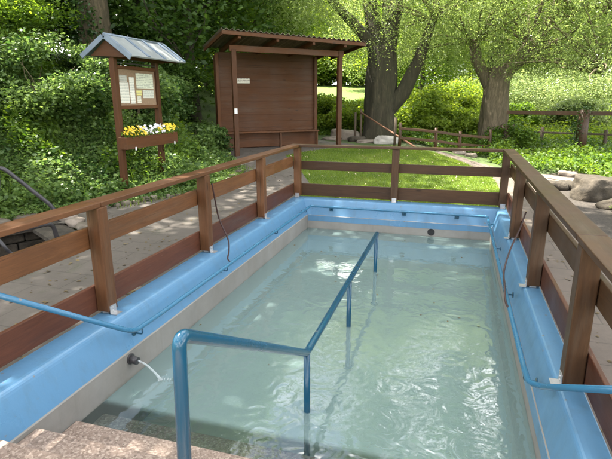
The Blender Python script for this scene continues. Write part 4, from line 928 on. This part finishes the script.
def grass(name, pts, h, w_, mat, label, cat):
    n = len(pts); z = ground(pts[:,0], pts[:,1]); P = np.stack([pts[:,0], pts[:,1], z-.005], 1)
    a = rng.uniform(0, 6.283, n); hh = h*rng.uniform(.5,1.2,n); le = rng.uniform(.1,.7,n)*hh; b = rng.uniform(0,6.283,n)
    wv = np.stack([np.cos(a), np.sin(a), np.zeros(n)], 1)*w_/2; tip = P+np.stack([np.cos(b)*le, np.sin(b)*le, hh], 1)
    V = np.stack([P-wv, P+wv, tip], 1).reshape(-1,3); o = arr_mesh(name, V, 3, M[mat]); tag(o, label, cat, kind='stuff')
grass('lawn_grass', scatter(LAWN, 75000), .05, .009, 'grass', 'short mown grass covering the lawn behind the pool', 'grass')
grass('bank_grass', scatter([(-5.4,6.6),(-4.5,8.8),(-4.6,10.9),(-5.6,11.7),(-5.9,11),(-5.3,9)], 1200), .12, .010, 'grass', 'longer grass blades along the stone edging', 'grass')
mp = scatter([(-12,21.5),(12,20),(24,60),(-28,62)], 70000, cond=lambda x, y: (seg_dist(x, y, TOE)[1] < 0))
grass('meadow_grass', mp, .42, .05, 'meadow', 'tall sunlit meadow grass beyond the garden', 'grass')
grass('bank_grass', scatter([(-13,3),(-5.2,3),(-5.2,12),(-8,15),(-13,15)], 6000, cond=lambda x, y: (seg_dist(x, y, TOE)[1] > 0) & (seg_dist(x, y, TOE)[0] > .3) & (lumps(x, y, .6) > .45)), .5, .012, 'nettle', 'thin grass blades rising through the bank plants', 'grass')
under = MB().add([(-12,-4,-1.25),(5,-4,-1.25),(5,19,-1.25),(-12,19,-1.25)], [(0,1,2,3)]).build('ground', M['darkstone'], world=False); tag(under, kind='structure')
# litter on lawn
n_ = 500; xy = scatter(LAWN, n_); P = np.stack([xy[:,0], xy[:,1], ground(xy[:,0], xy[:,1])+.045], 1); V, k = leaf_verts(P, rng.uniform(.02,.05,n_), .6, 2.5)
o = arr_mesh('fallen_leaves', V, k, noisy('dry_leaf', [(.3,(.30,.22,.10)),(.7,(.5,.42,.28))], 5, .8)); tag(o, 'pale fallen leaves scattered on the lawn', 'leaves', kind='stuff')

# fallen leaves and grit on the paving, a few leaves on the water
def litter(name, poly, n, z0, smin, smax, mat, label, cond=None):
    xy = scatter(poly, n, cond); zz = (ground(xy[:,0], xy[:,1]) if z0 is None else np.full(n, z0))+.006; P = np.stack([xy[:,0], xy[:,1], zz], 1)
    V, k = leaf_verts(P, rng.uniform(smin,smax,n), .6, 4.0, 0, six=True, flat=.97); o = arr_mesh(name, V, k, mat); tag(o, label, 'leaves', kind='stuff')
litmat = leafmat('dry_litter', (.06,.04,.02), (.20,.15,.06), .1, (.25,.26,.10), .7)
litter('path_litter', PATHL, 1500, None, .015, .05, litmat, 'small dry leaves and bits lying on the left paving')
litter('path_litter', PATHR, 700, None, .015, .045, litmat, 'small dry leaves and bits lying on the right paving')
litter('floating_leaves', [(IX0+.05,3.5),(IX1-.05,3.5),(IX1-.05,IY1-.05),(IX0+.05,IY1-.05)], 26, WZ-.002, .015, .04, litmat, 'few small leaves floating on the pool water')
